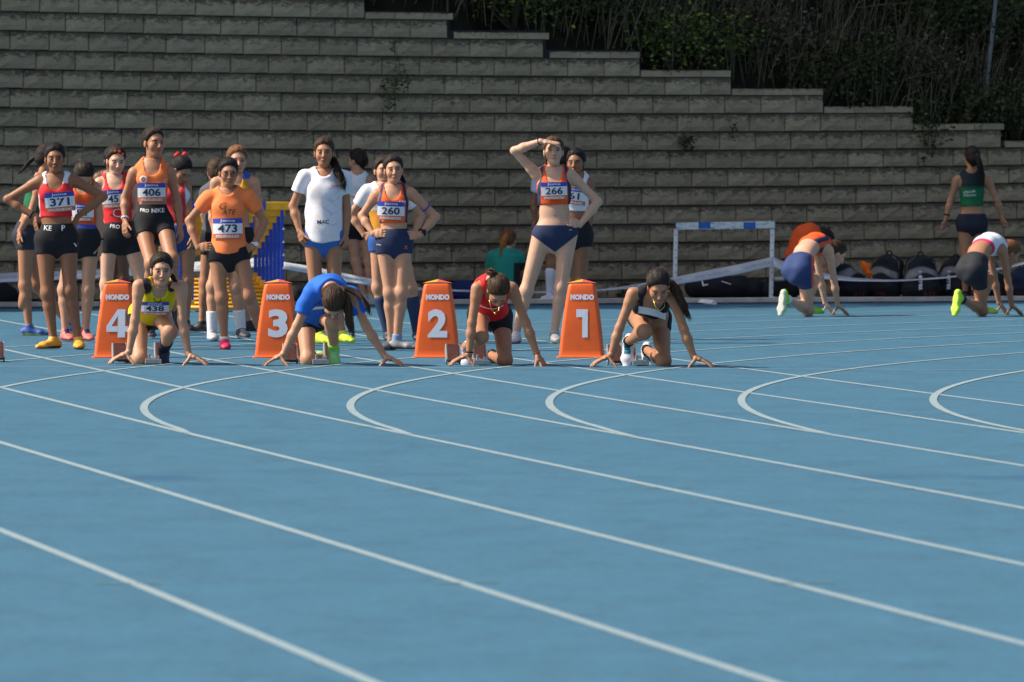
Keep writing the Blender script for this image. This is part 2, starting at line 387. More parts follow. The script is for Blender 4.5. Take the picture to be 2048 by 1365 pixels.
class Ell:
    def __init__(s, c, R, r, k=.02):  # R rows are the axes
        s.c = np.asarray(c, float); s.R = np.asarray(R, float); s.r = np.asarray(r, float); s.k = k
        m = s.r.max(); s.lo = s.c - m; s.hi = s.c + m
    def d(s, X, Y, Z):
        dx, dy, dz = X - s.c[0], Y - s.c[1], Z - s.c[2]; q = 0; g = 0
        for i in range(3):
            v = (dx * s.R[i][0] + dy * s.R[i][1] + dz * s.R[i][2]) / s.r[i]; q = q + v * v; g = g + (v / s.r[i]) ** 2
        q = np.sqrt(q); return q * (q - 1) / (np.sqrt(g) + 1e-6)
class Field:
    def __init__(s, lo, hi, h):
        s.h = h; s.lo = np.asarray(lo, float) - 2.5 * h; n = np.ceil((np.asarray(hi, float) + 2.5 * h - s.lo) / h).astype(int) + 1
        s.ax = [(s.lo[i] + h * np.arange(n[i])).astype(np.float32) for i in range(3)]; s.v = np.full(n, .3, np.float32)
    def sl(s, lo, hi):
        i0 = np.maximum(np.floor((lo - s.lo) / s.h).astype(int), 0); i1 = np.minimum(np.ceil((hi - s.lo) / s.h).astype(int) + 1, s.v.shape)
        if (i1 <= i0).any(): return None
        return tuple(slice(a, b) for a, b in zip(i0, i1))
    def grid(s, sl=None):
        sl = sl or (slice(None),) * 3
        return s.ax[0][sl[0]][:, None, None], s.ax[1][sl[1]][None, :, None], s.ax[2][sl[2]][None, None, :]
    def add(s, p, off=0.0, cut=None):
        m = p.k + 3 * s.h + off; sl = s.sl(p.lo - m, p.hi + m)
        if sl is None: return
        g = s.grid(sl); d = (p.d(*g) - off).astype(np.float32)
        if cut is not None: d = np.maximum(d, cut(*g))
        o = s.v[sl]; h = np.maximum(p.k - np.abs(o - d), 0) / p.k; s.v[sl] = np.minimum(o, d) - h * h * p.k * .25
    def sub(s, p, k=.008):
        m = 3 * s.h + k; sl = s.sl(p.lo - m, p.hi + m)
        if sl is None: return
        g = s.grid(sl); d = -p.d(*g); o = s.v[sl]; h = np.maximum(k - np.abs(o - d), 0) / k; s.v[sl] = np.maximum(o, d) + h * h * k * .25
    def clip(s, fn): s.v = np.maximum(s.v, fn(*s.grid())).astype(np.float32)
    def mesh(s):
        v = s.v; b = v < 0; n = v.shape
        c = [b[i:n[0] - 1 + i, j:n[1] - 1 + j, k:n[2] - 1 + k] for i in (0, 1) for j in (0, 1) for k in (0, 1)]
        anyb = c[0] | c[1] | c[2] | c[3] | c[4] | c[5] | c[6] | c[7]; allb = c[0] & c[1] & c[2] & c[3] & c[4] & c[5] & c[6] & c[7]
        I, J, K = np.nonzero(anyb & ~allb)
        if len(I) == 0: return np.zeros((0, 3)), np.zeros((0, 4), int)
        off = [(i, j, k) for i in (0, 1) for j in (0, 1) for k in (0, 1)]
        cv = np.stack([v[I + a, J + b_, K + d] for a, b_, d in off], 1)
        S_ = np.zeros((len(I), 3)); cnt = np.zeros(len(I))
        for a in range(8):
            for ax in range(3):
                if off[a][ax]: continue
                o2 = list(off[a]); o2[ax] = 1; b_ = off.index(tuple(o2)); x, y = cv[:, a], cv[:, b_]; m = (x < 0) != (y < 0)
                t = np.where(m, x / np.where(m, x - y, 1), 0); P = np.array(off[a], float)[None] + np.zeros((len(I), 3)); P[:, ax] = t
                S_[m] += P[m]; cnt[m] += 1
        P = S_ / cnt[:, None]; V = (np.stack([I, J, K], 1) + P) * s.h + s.lo
        idx = np.full([x - 1 for x in n], -1, np.int32); idx[I, J, K] = np.arange(len(I))
        Q = []
        for ax in range(3):
            sa = [slice(None)] * 3; sb = [slice(None)] * 3; sa[ax] = slice(0, -1); sb[ax] = slice(1, None)
            A = b[tuple(sa)]; B = b[tuple(sb)]; i, j, k = np.nonzero(A != B); e = np.stack([i, j, k], 1)
            o1, o2 = [(1, 2), (2, 0), (0, 1)][ax]
            ok = (e[:, o1] > 0) & (e[:, o2] > 0) & (e[:, o1] < n[o1] - 1) & (e[:, o2] < n[o2] - 1); e = e[ok]; sgn = A[tuple(e.T)]
            def cell(d1, d2): q = e.copy(); q[:, o1] -= d1; q[:, o2] -= d2; return idx[tuple(q.T)]
            q = np.stack([cell(1, 1), cell(0, 1), cell(0, 0), cell(1, 0)], 1); q[~sgn] = q[~sgn][:, ::-1]; Q.append(q)
        Q = np.concatenate(Q); Q = Q[(Q >= 0).all(1)]; return V, Q
def bounds(P, off=0.0): return np.min([p.lo for p in P], 0) - off, np.max([p.hi for p in P], 0) + off
def solid(P, h, off=0.0, pad=0.0):
    lo, hi = bounds(P, off + pad); f = Field(lo, hi, h)
    for p in P: f.add(p, off)
    return f
def plane(pt, n):                     # keeps the side that n points away from
    n = unit(n); c = float(n @ np.asarray(pt, float)); return lambda X, Y, Z: (X * n[0] + Y * n[1] + Z * n[2] - c).astype(np.float32)

# ---------------------------------------------------------------- lettering
def text_mesh(s, size=1.0, bold=0.0, shear=0.0):
    cu = bpy.data.curves.new('lettering', 'FONT'); cu.body = s; cu.size = size; cu.offset = bold; cu.align_x = 'CENTER'; cu.align_y = 'CENTER'; cu.shear = shear; cu.resolution_u = 3
    o = bpy.data.objects.new('lettering', cu); COL.objects.link(o); dg = bpy.context.evaluated_depsgraph_get(); dg.update()
    me = bpy.data.meshes.new_from_object(o.evaluated_get(dg)); V = np.array([v.co[:] for v in me.vertices]); Fc = [list(p.vertices) for p in me.polygons]
    bpy.data.objects.remove(o); bpy.data.curves.remove(cu); bpy.data.meshes.remove(me)
    return V[:, :2] if len(V) else np.zeros((0, 2)), Fc
_txt = {}
def letters(s, wid=None, hei=None, bold=0.0, shear=0.0):      # outline scaled to a width or height, centred on 0
    key = (s, bold, shear)
    if key not in _txt: _txt[key] = text_mesh(s, 1.0, bold, shear)
    V, Fc = _txt[key]; V = V.copy(); lo, hi = V.min(0), V.max(0); V -= (lo + hi) / 2; d = hi - lo
    if wid and hei: V *= (wid / d[0], hei / d[1])
    elif wid: V *= wid / d[0]
    else: V *= hei / d[1]
    return V, Fc

# ---------------------------------------------------------------- people
SKIN = {'pale': (.60, .355, .245), 'fair': (.51, .27, .165), 'tan': (.40, .19, .105), 'brown': (.27, .12, .06), 'dark': (.15, .068, .038)}
HAIR = {'dark': (.022, .015, .012), 'black': (.012, .010, .011), 'brown': (.05, .028, .016), 'auburn': (.16, .07, .03), 'chestnut': (.075, .038, .02), 'red': (.42, .17, .05)}
NP = [0]
class Person:
    def __init__(p, label, yf, h, J, skin='fair', face=0, pitch=0, roll=0, wt=1.0, group=None, fine=True, cat='person'):
        p.Y = F * CAM_H / (yf - HZ); p.h = h; p.k = h / 1.65; p.fine = fine; p.wt = wt
        xs = np.mean([J[q][0] for q in ('hr', 'hl')]); p.base = np.array([(xs - 1024) / F * p.Y, p.Y, 0.0])
        p.J = {q: at(v[0], v[1], p.Y + (v[2] if len(v) > 2 else 0.0)) - p.base for q, v in J.items()}
        p.root = empty('person', p.base.tolist()); tag(p.root, label, cat, group)
        p.col = np.array(SKIN[skin]) if isinstance(skin, str) else np.array(skin)
        j = p.J; k = p.k
        p.hipv = unit(j['hl'] - j['hr']); p.shv = unit(j['sl'] - j['sr'])
        p.P = (j['hl'] + j['hr']) / 2; p.N = j['nk']; mid = j.get('mid', None)
        p.ctrl = 2 * mid - (p.P + p.N) / 2 if mid is not None else (p.P + p.N) / 2
        az = math.radians(face); pt = math.radians(pitch); ro = math.radians(roll)
        fw = np.array([math.sin(az) * math.cos(pt), -math.cos(az) * math.cos(pt), -math.sin(pt)]); left = np.array([math.cos(az), math.sin(az), 0.0])
        up = unit(np.cross(fw, left))
        if ro: left, up = left * math.cos(ro) + up * math.sin(ro), up * math.cos(ro) - left * math.sin(ro)
        p.hd = j['hd']; p.HR = np.array([left, fw, up])
        p.torso(); p.parts = {}
    def spine(p, t): return (1 - t) ** 2 * p.P + 2 * t * (1 - t) * p.ctrl + t * t * p.N
    def frame(p, t):
        tc = min(max(t, 0), 1); tan = unit(2 * (1 - tc) * (p.ctrl - p.P) + 2 * tc * (p.N - p.ctrl))
        sv = unit(p.hipv * (1 - tc) + p.shv * tc); sv = unit(sv - tan * (sv @ tan)); fw = np.cross(sv, tan); return sv, fw, tan
    def pt(p, t, side=0, fwd=0, up=0):
        sv, fw, tn = p.frame(t); o = p.spine(min(max(t, 0), 1)) + tn * ((t - min(max(t, 0), 1)) * .5 * p.k)
        return o + (sv * side + fw * fwd + tn * up) * p.k
    def torso(p):
        k = p.k; w = p.wt = p.wt * .945; j = p.J
        st = [(-.16, .075, .07), (-.02, .134 * w, .093), (.12, .136 * w, .094), (.36, .114 * w, .078), (.58, .120 * w, .086), (.78, .133 * w, .095), (.92, .112 * w, .08), (1.0, .06, .06)]
        T = []
        for (t0, a0, b0), (t1, a1, b1) in zip(st, st[1:]):
            sv, fw, tn = p.frame((t0 + t1) / 2)
            T.append(Cap(p.pt(t0), p.pt(t1), a0 * k, a1 * k, .03, sv, fw, b0 * k, b1 * k))
        p.T = T; fr = p.frame(0)
        p.glute = [Cap(p.pt(-.04, sg * .062, -.045), p.pt(.08, sg * .066, -.03), .068 * k * w, .056 * k, .05) for sg in (-1, 1)]
        p.bust = [Ell(p.pt(.73, sg * .062, .066), np.array(p.frame(.73)), np.array([.056, .042, .055]) * k, .04) for sg in (-1, 1)]
        p.trap = [Cap(p.pt(1.0, sg * .01, -.01, .03), j['s' + q] + (p.pt(.9) - p.pt(1.0)) * .1, .044 * k, .036 * k, .035) for sg, q in ((-1, 'r'), (1, 'l'))]
        p.delt = [Cap(j['s' + q], j['s' + q] * .75 + j['e' + q] * .25, .042 * k, .042 * k, .03) for q in 'rl']
        p.armP = []; p.legP = []; p.thigh = {}; p.upper = {}
        for q in 'rl':
            s, e, w_ = j['s' + q], j['e' + q], j['w' + q]
            p.upper[q] = Cap(s, e, .0405 * k, .0325 * k, .02)
            p.armP += [p.upper[q], Cap(e, e * .65 + w_ * .35, .0325 * k, .0355 * k, .02), Cap(e * .65 + w_ * .35, w_, .0355 * k, .0225 * k, .02)]
            hp, kn, an = j['h' + q], j['k' + q], j['a' + q]
            p.thigh[q] = Cap(hp, kn, .083 * k * w, .050 * k, .04)
            sh = kn * .72 + an * .28; bk = unit(np.cross(np.cross(kn - hp, an - kn), an - kn)) if np.linalg.norm(np.cross(unit(kn - hp), unit(an - kn))) > .25 else -p.frame(0)[1]
            if np.linalg.norm(np.cross(unit(kn - hp), unit(an - kn))) > .25: bk = unit(hp - kn - unit(an - kn) * ((hp - kn) @ unit(an - kn)))
            p.legP += [p.thigh[q], Ell(kn, np.eye(3), np.array([.053, .053, .056]) * k, .03), Ell(kn - bk * .034 * k, np.eye(3), np.array([.024, .022, .027]) * k, .012), Cap(kn, sh, .044 * k, .045 * k, .03), Cap(sh, an, .046 * k, .030 * k, .02),
                       Ell(sh + bk * .018 * k, np.array([np.cross(unit(an - kn), bk), bk, unit(an - kn)]), np.array([.042, .040, .105]) * k, .03), Cap(an, an + unit(an - kn) * .03, .032 * k, .034 * k, .02)]
        p.neck = Cap(p.N + p.HR[2] * .0, p.hd - p.HR[2] * .04 * k - p.HR[1] * .02 * k, .049 * k, .046 * k, .03)
        p.bodyP = T + p.glute + p.bust + p.trap + p.delt + p.armP + p.legP + [p.neck]
    # head in its own frame: x to the person's left, y forward, z up
    def hp(p, x, y, z): return p.hd + (p.HR[0] * x + p.HR[1] * y + p.HR[2] * z) * p.k
    def head_prims(p):
        k = p.k; R = p.HR; E = lambda c, r, kk=.02: Ell(p.hp(*c), R, np.array(r) * k, kk)
        C = lambda a, b, ra, rb, kk=.01: Cap(p.hp(*a), p.hp(*b), ra * k, rb * k, kk)
        return [E((0, -.016, .03), (.071, .092, .084)), E((0, .034, -.03), (.058, .056, .080), .03), E((0, .06, -.086), (.030, .026, .022), .03),
                E((0, .07, .028), (.045, .018, .018), .02), C((0, .088, .012), (0, .108, -.024), .008, .0115, .012), E((-.011, .098, -.029), (.008, .009, .007), .006), E((.011, .098, -.029), (.008, .009, .007), .006),
                E((0, .088, -.052), (.021, .0105, .0065), .006), E((0, .086, -.062), (.018, .0105, .0065), .006),
                E((-.036, .056, -.026), (.027, .026, .030), .02), E((.036, .056, -.026), (.027, .026, .030), .02),
                E((-.073, -.006, -.008), (.009, .02, .031), .006), E((.073, -.006, -.008), (.009, .02, .031), .006), p.neck]
    def head(p, h=.0042):
        P = p.head_prims(); lo = p.hd - .17 * p.k; hi = p.hd + .17 * p.k; f = Field(lo, hi, h)
        for q in P: f.add(q)
        for sg in (-1, 1): f.sub(Ell(p.hp(sg * .031, .097, .006), p.HR, np.array([.016, .012, .009]) * p.k), .014)
        for sg in (-1, 1): f.add(Ell(p.hp(sg * .031, .076, .005), p.HR, np.array([.0125] * 3) * p.k, .003))
        # kept above the collar, where the body takes over
        nd = unit(p.hd - p.N); cut = p.N + nd * .035 * p.k; f.clip(plane(cut, -nd)); p.neck_cut = (cut + nd * .004, nd)
        V, Q = f.mesh(); L = (V - p.hd) @ p.HR.T / p.k; c = np.tile(p.col, (len(V), 1)); x, y, z = L.T; ax = np.abs(x)
        def put(m, col, a=1.0):
            m = np.clip(m, 0, 1)[:, None] * a; c[:] = c * (1 - m) + np.array(col) * m
        soft = lambda v, w_: np.clip(v / w_ + .5, 0, 1)
        front = soft(y - .05, .01)
        put(front * soft(.021 - np.hypot(ax - .034, (z + .03) * .9), .02), p.col * np.array([1.08, .82, .78]), .5)         # cheeks
        put(front * soft(.0175 - np.abs(ax - .033), .006) * soft(.0048 - np.abs(z - .0245 + (ax - .03) * .15), .004), np.array(p.haircol) * 1.1, .95)   # brows
        put(front * soft(.0130 - np.abs(ax - .031), .004) * soft(.0038 - np.abs(z - .005), .004), (.20, .15, .13))          # eye whites, darkened with painted socket shade
        put(front * soft(.0072 - np.hypot(ax - .031, (z - .005) * 1.2), .004), (.025, .015, .01))                                   # iris
        put(front * soft(.018 - np.abs(ax - .031), .004) * soft(.002 - np.abs(z - .0125), .003), (.03, .02, .018), .9)      # lashes, with eye-socket shade painted in
        put(front * soft(.020 - ax, .008) * soft(.0085 - np.abs(z + .057), .004), p.col * np.array([.95, .52, .5]), .85)    # lips
        put(front * soft(.017 - ax, .006) * soft(.0012 - np.abs(z + .057), .002), p.col * np.array([.4, .22, .2]), .8)
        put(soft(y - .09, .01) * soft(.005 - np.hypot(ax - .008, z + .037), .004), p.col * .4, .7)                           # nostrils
        return V, Q, c
    def hand(p, q, d, n, curl=.35, spread=.12, thumb=None, h=.0045, scale=1.0):
        w_ = p.J['w' + q]; k = p.k * .98 * scale; d = unit(d); n = unit(np.asarray(n, float) - d * (np.asarray(n, float) @ d)); th = np.cross(d, n) * (1 if q == 'r' else -1)
        P = [Cap(w_, w_ + d * .045 * k, .024 * k, .036 * k, .012, th, n, .0175 * k, .015 * k), Cap(w_ + d * .045 * k, w_ + d * .083 * k, .036 * k, .037 * k, .012, th, n, .015 * k, .011 * k)]
        cl = curl if isinstance(curl, (list, tuple)) else [curl] * 4
        for i, (o, L) in enumerate(((.029, .066), (.0095, .074), (-.0105, .069), (-.029, .054))):
            b = w_ + d * .082 * k + th * o * k; di = unit(d + th * (o / .03) * spread); c = cl[i]
            d1 = di * math.cos(c) + n * math.sin(c); d2 = di * math.cos(c * 2.1) + n * math.sin(c * 2.1); d3 = di * math.cos(c * 2.9) + n * math.sin(c * 2.9)
            b1 = b + d1 * L * .45 * k; b2 = b1 + d2 * L * .32 * k; b3 = b2 + d3 * L * .25 * k
            P += [Cap(b - d * .012 * k, b1, .0098 * k, .0088 * k, .004), Cap(b1, b2, .0088 * k, .008 * k, .003), Cap(b2, b3, .008 * k, .0068 * k, .003)]
        tdir = unit(thumb) if thumb is not None else unit(d * .75 + th * .6 + n * .25)
        t0 = w_ + d * .022 * k + th * .02 * k; t1 = t0 + unit(tdir + d * .2) * .042 * k; t2 = t1 + tdir * .03 * k; t3 = t2 + unit(tdir + d * .15) * .024 * k
        P += [Cap(t0, t1, .0145 * k, .0112 * k, .01), Cap(t1, t2, .0112 * k, .0095 * k, .004), Cap(t2, t3, .0095 * k, .0075 * k, .003)]
        P.append(Cap(w_ - unit(w_ - p.J['e' + q]) * .012, w_, .0238 * k, .0235 * k, .01))
        V, Q = solid(P, h).mesh(); c = np.tile(p.col, (len(V), 1)); return V, Q, c
    def body(p, hands, haircol=(.03, .02, .015), h=.0085, paint=None):
        have = {hh[0] for hh in hands}; hands = list(hands)
        for q in 'rl':
            if q not in have: hands.append((q, dict(d=unit(p.J['w' + q] - p.J['e' + q]), n=np.cross(p.J['w' + q] - p.J['e' + q], (.2, 1, .1)), curl=.3)))
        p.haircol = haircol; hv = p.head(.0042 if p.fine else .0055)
        P = p.bodyP; lo, hi = bounds(P); f = Field(lo, hi, h)
        for q in P: f.add(q)
        cut, nd = p.neck_cut
        # the collar plane only acts near the neck
        X, Y_, Z = f.grid(); pl = plane(cut, nd)(X, Y_, Z); near = np.sqrt((X - cut[0]) ** 2 + (Y_ - cut[1]) ** 2 + (Z - cut[2]) ** 2)
        # distance along the neck axis limits the cut to the neck column above the shoulders
        f.v = np.where(near < .085 * p.k, np.maximum(f.v, pl), f.v).astype(np.float32)
        V, Q = f.mesh(); c = np.tile(p.col, (len(V), 1))
        for kn in ('kr', 'kl'):
            d = np.linalg.norm(V - p.J[kn], axis=1); m = np.clip(1 - d / (.075 * p.k), 0, 1)[:, None] * .35; c = c * (1 - m) + p.col * np.array([.85, .68, .62]) * m
        if paint is not None: c = paint(p, V, c)
        p.bvh_body = (V, Q)
        Vs, Qs, Cs = [V], [Q], [c]; n = len(V)
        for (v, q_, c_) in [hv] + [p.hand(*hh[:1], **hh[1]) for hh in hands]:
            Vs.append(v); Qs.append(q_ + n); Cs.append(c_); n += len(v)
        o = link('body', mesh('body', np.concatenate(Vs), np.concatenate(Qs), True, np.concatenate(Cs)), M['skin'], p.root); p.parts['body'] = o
        return p
    def garment(p, name, f, col, mat='cloth', wrinkle=0.0):
        if wrinkle:
            X, Y_, Z = f.grid()
            f.v = f.v + (wrinkle * (np.sin(X * 34 + Z * 9 + 1.8 * np.sin(Z * 13 + X * 7)) + .8 * np.sin(Z * 22 - X * 17 + Y_ * 13 + 1.1 * np.sin(X * 21)) * np.sin(X * 9 + Z * 5))).astype(np.float32)
        V, Q = f.mesh()
        c = col(p, V) if callable(col) else np.tile(np.array(col, float), (len(V), 1))
        o = link(name, mesh(name, V, Q, True, c), M[mat], p.root); p.parts[name] = o; p.last = (V, Q); return o
    def top(p, col, kind='crop', low=.42, off=.007, name=None, neck=(.072, .085), arm=.078, h=.0085, sleeve=.5, loose=.014, back=False, scoop=(.90, .085), flare=.134):
        k = p.k; j = p.J
        if kind in ('crop', 'singlet'):
            f = solid(p.T + p.bust + p.trap + (p.glute if low < .1 else []), h, off, .01)
            if low < .15:
                for q in 'rl':
                    hp, kn = j['h' + q], j['k' + q]; f.add(p.thigh[q], off + .002, plane(hp * .95 + kn * .05, kn - hp))
            f.clip(plane(p.pt(low), -p.frame(low)[2]))
            for sg, q in ((-1, 'r'), (1, 'l')):
                f.sub(Ell(j['s' + q] + p.shv * sg * .02 * k + (p.pt(.9) - p.pt(1)) * .35, np.eye(3), np.array([1, 1, 1.0]) * arm * k), .006)
            f.sub(Cap(p.pt(1.02, 0, .035), p.pt(scoop[0], 0, scoop[1]), neck[0] * k, neck[0] * .8 * k, .01), .006)
            f.sub(Cap(p.pt(1.05, 0, -.02), p.pt(1.25, 0, -.01), .066 * k, .08 * k, .01), .006)
            f.clip(plane(p.pt(1.10), p.frame(1)[2]))
            nm = name or ('crop_top' if kind == 'crop' else 'singlet')
            return p.garment(nm, f, col, wrinkle=.0011)
        # loose T-shirt
        P = list(p.T) + p.trap + p.delt + p.bust
        sv, fw, tn = p.frame(.3); w = p.wt
        P.append(Cap(p.pt(max(low, -.12)), p.pt(.62), flare * k * w, (flare - .01) * k * w, .04, sv, fw, flare * .71 * k, flare * .70 * k))
        lo, hi = bounds(P, loose + .06); f = Field(lo, hi, h)
        for q in P: f.add(q, loose)
        for q in 'rl':
            s, e = j['s' + q], j['e' + q]; c = Cap(s, s + (e - s) * sleeve * 1.15, .047 * k, .056 * k, .03); f.add(c, .006, plane(s + (e - s) * sleeve, e - s))
        sway = p.pt(low)
        hem = plane(sway, -tn); f.clip(lambda X, Y_, Z: hem(X, Y_, Z) + 1.5 * ((X - sway[0]) * sv[0] + (Y_ - sway[1]) * sv[1] + (Z - sway[2]) * sv[2]) ** 2)
        f.sub(Cap(p.pt(1.0, 0, .022), p.pt(1.3, 0, .03), .066 * k, .09 * k, .01), .006); f.sub(Cap(p.pt(1.03, 0, .05), p.pt(1.03, 0, .12), .05 * k, .05 * k), .006)
        f.clip(plane(p.pt(1.10), p.frame(1)[2]))
        return p.garment(name or 't_shirt', f, col, wrinkle=.0034)
    def bottom(p, col, kind='shorts', high=.2, leg=.36, off=.007, name=None, h=.0085):
        j = p.J; P = p.T[:3] + p.glute; th = [p.thigh[q] for q in 'rl']
        lo, hi = bounds(P + th, off + .02); f = Field(lo, hi, h)
        for q in P: f.add(q, off)
        if kind == 'shorts':
            for q in 'rl':
                hp, kn = j['h' + q], j['k' + q]; f.add(p.thigh[q], off, plane(hp + (kn - hp) * leg, kn - hp))
            f.clip(plane(p.pt(high), p.frame(high)[2]))
        else:
            for q in 'rl': f.add(p.thigh[q], off, plane(j['h' + q] + (j['k' + q] - j['h' + q]) * .3, j['k' + q] - j['h' + q]))
            f.clip(plane(p.pt(high), p.frame(high)[2])); sv, fw, tn = p.frame(0)
            for sg in (-1, 1): f.clip(plane(p.pt(-.2, sg * leg), sv * sg * .60 - tn * .80))
        return p.garment(name or ('shorts' if kind == 'shorts' else 'briefs'), f, col)
    def shoe(p, q, col, toe, up=(0, 0, 1), sole=(.6, .6, .6), sock=None, sock_h=.06, tongue=None, size=1.0, lace=None):
        k = p.k * size; a = p.J['a' + q]; t = unit(toe); u = np.asarray(up, float); u = unit(u - t * (u @ t)); s = np.cross(t, u); R = np.array([s, t, u])
        g = a - u * .078 * k                      # the sole under the ankle
        C = lambda a_, b_, ra, rb, kk=.02, a2=None, b2=None: Cap(g + R.T @ (np.array(a_) * k), g + R.T @ (np.array(b_) * k), ra * k, rb * k, kk, s, u, (a2 or ra) * k, (b2 or rb) * k)
        P = [C((0, -.045, .035), (0, .02, .036), .034, .036, .02, .036, .04), C((0, .02, .036), (0, .105, .026), .036, .043, .02, .04, .03), C((0, .105, .024), (0, .158, .018), .042, .027, .02, .026, .018),
             Cap(a - u * .035 * k, a + u * .004 * k, .037 * k, .039 * k, .02)]
        f = solid(P, .005, 0, .01); f.clip(plane(g, -u)); f.sub(Cap(a + u * .003 * k, a + u * .06 * k, .031 * k, .033 * k), .004)
        V, Q = f.mesh(); L = (V - g) @ R.T / k; c = np.tile(np.array(col, float), (len(V), 1))
        if tongue is not None: m = (L[:, 2] > .045) & (L[:, 1] > .0) & (L[:, 1] < .085) & (np.abs(L[:, 0]) < .022); c[m] = tongue
        if lace is not None: m = (L[:, 1] > .01) & (L[:, 1] < .09) & (np.abs(L[:, 0]) < .024) & (np.sin(L[:, 1] * 420) > .2) & (L[:, 2] > .03); c[m] = lace
        m = L[:, 2] < .017 + .006 * np.cos(L[:, 1] * 18); c[m] = sole
        link('shoe', mesh('shoe', V, Q, True, c), M['shoe'], p.root)
        if sock is not None:
            kn = p.J['k' + q]; ax = unit(kn - a)
            n_ = 14; pts = [a + ax * (-.02 + (sock_h + .02) * i / n_) for i in range(n_ + 1)]; LL = np.linalg.norm(kn - a)
            f = solid([Cap(a - ax * .02, a + ax * max(.001, min(sock_h, LL * .72)), .034 * p.k, (.034 + .019 * min(1, sock_h / (LL * .72))) * p.k, .01)] +
                      ([p_ for p_ in p.legP if isinstance(p_, Ell)][(2 if q == 'r' else 5):][:1] if sock_h > .15 else []), .006, .005, .01)
            f.clip(plane(a + ax * sock_h, ax)); f.clip(plane(a - ax * .03, -ax))
            p.garment('sock', f, sock)
    def bvh(p, names):
        Vs, Fs, n = [], [], 0
        for nm in names:
            me = p.parts[nm].data; v = np.empty(len(me.vertices) * 3, np.float32); me.vertices.foreach_get('co', v); v = v.reshape(-1, 3)
            fa = np.empty(len(me.loops), np.int32); me.loops.foreach_get('vertex_index', fa); Vs.append(v); Fs.append(fa.reshape(-1, 4) + n); n += len(v)
        return BVHTree.FromPolygons(np.concatenate(Vs).tolist(), np.concatenate(Fs).tolist())
    def patch(p, tree, V2, c, rt, up, fw, lift=.004, dmax=.25, bend=0.0):   # lays a flat outline onto the clothes, along -fw
        out = []
        for x, y in V2:
            o = c + rt * x + up * y + fw * .2
            hit = tree.ray_cast(Vector(o), Vector(-fw), dmax + .2)
            out.append(np.array(hit[0]) + fw * lift if hit[0] is not None else c + rt * x + up * y - fw * bend * x * x)
        return np.array(out)
    def bib(p, num, px, py, wid=.23, hei=.15, tilt=0.0, on=('crop_top',), curve=2.2, dz=0.0, white=False, plane_fw=None):
        tree = p.bvh(on); c = at(px, py, p.Y + dz) - p.base; sv, fw, tn = p.frame(.7)
        if plane_fw is not None: fw = unit(plane_fw)
        rt = unit(np.cross(np.array([0, 0, 1.0]), fw) * -1); rt = unit(sv - fw * (sv @ fw)) if plane_fw is None else unit(np.array([1.0, 0, 0]) - fw * fw[0]); up = np.cross(fw, rt) * -1; up = unit(np.cross(rt, -fw)); up = up if up[2] > 0 else -up
        if tilt: a = math.radians(tilt); rt, up = rt * math.cos(a) + up * math.sin(a), up * math.cos(a) - rt * math.sin(a)
        hits = []
        for x in np.linspace(-.5, .5, 9):
            for y in np.linspace(-.5, .5, 5):
                h_ = tree.ray_cast(Vector(c + rt * x * wid + up * y * hei + fw * .25), Vector(-fw), .5)
                if h_[0] is not None: hits.append((x * wid, y * hei, (np.array(h_[0]) - c) @ fw))
        if len(hits) < 4: return None
        H = np.array(hits); A = np.c_[np.ones(len(H)), H[:, 0], H[:, 1], H[:, 0] ** 2]; sol = np.linalg.lstsq(A, H[:, 2], rcond=None)[0]
        if sol[3] > -.3: sol[3] = -.3
        sol[3] = max(sol[3], -3.2); sol[2] = min(.45, max(-.45, sol[2])); sol[1] = min(.5, max(-.5, sol[1]))
        base = np.median(H[:, 2] - (A @ sol - sol[0])); res = np.percentile(H[:, 2] - (A @ sol - sol[0]) - base, 92 if plane_fw is not None else 100); base += max(res, 0) + .007
        def surf(x, y, l=0.0): d = base + sol[1] * x + sol[2] * y + sol[3] * x * x + .0025 * math.sin(x * 38 + y * 21) + l; return c + rt * x + up * y + fw * d
        def grid(x0, x1, y0, y1, l, n=10, m=4):
            V = [surf(x0 + (x1 - x0) * i / n, y0 + (y1 - y0) * j / m, l) for j in range(m + 1) for i in range(n + 1)]
            return V, [(j * (n + 1) + i, j * (n + 1) + i + 1, (j + 1) * (n + 1) + i + 1, (j + 1) * (n + 1) + i) for j in range(m) for i in range(n)]
        W2, H2 = wid / 2, hei / 2
        b = link('race_bib', mesh('race_bib', *grid(-W2, W2, -H2, H2, 0.0)), M['paper'], p.root)
        if white: return b
        link('header', mesh('header', *grid(-W2, W2, H2 * .5, H2, .0015)), M['ink_blue'], b)
        link('footer', mesh('footer', *grid(-W2, W2, -H2, -H2 * .52, .0015)), M['ink_red'], b)
        for s, yc, ww, hh, mt, bo in ((num, -.0 * H2, min(.66, .22 * len(num)) * wid, hei * .40, 'ink_navy', .022), ('Joma', H2 * .75, wid * .52, hei * .17, 'ink_white', .015), ('mutuacat', -H2 * .76, wid * .78, hei * .15, 'ink_white', .02)):
            V2, Fc = letters(s, ww, hh, bo)
            link('lettering', mesh('lettering', [surf(x, y + yc, .003) for x, y in V2], Fc), M[mt], b)
        return b
    def print_on(p, s, px, py, wid=None, hei=None, on=('t_shirt',), mat='ink_white', bold=.01, tilt=0, dz=0.0, lift=.003, back=False, parent=None, shear=0.0, outline=None):
        tree = p.bvh(on); c = at(px, py, p.Y + dz) - p.base; fw = np.array([0, -1.0, 0]); rt = np.array([1.0, 0, 0]); up = np.array([0, 0, 1.0])
        V2, Fc = outline if outline is not None else letters(s, wid, hei, bold, shear); a = math.radians(tilt)
        V2 = np.stack([V2[:, 0] * math.cos(a) - V2[:, 1] * math.sin(a), V2[:, 0] * math.sin(a) + V2[:, 1] * math.cos(a)], 1)
        V = []
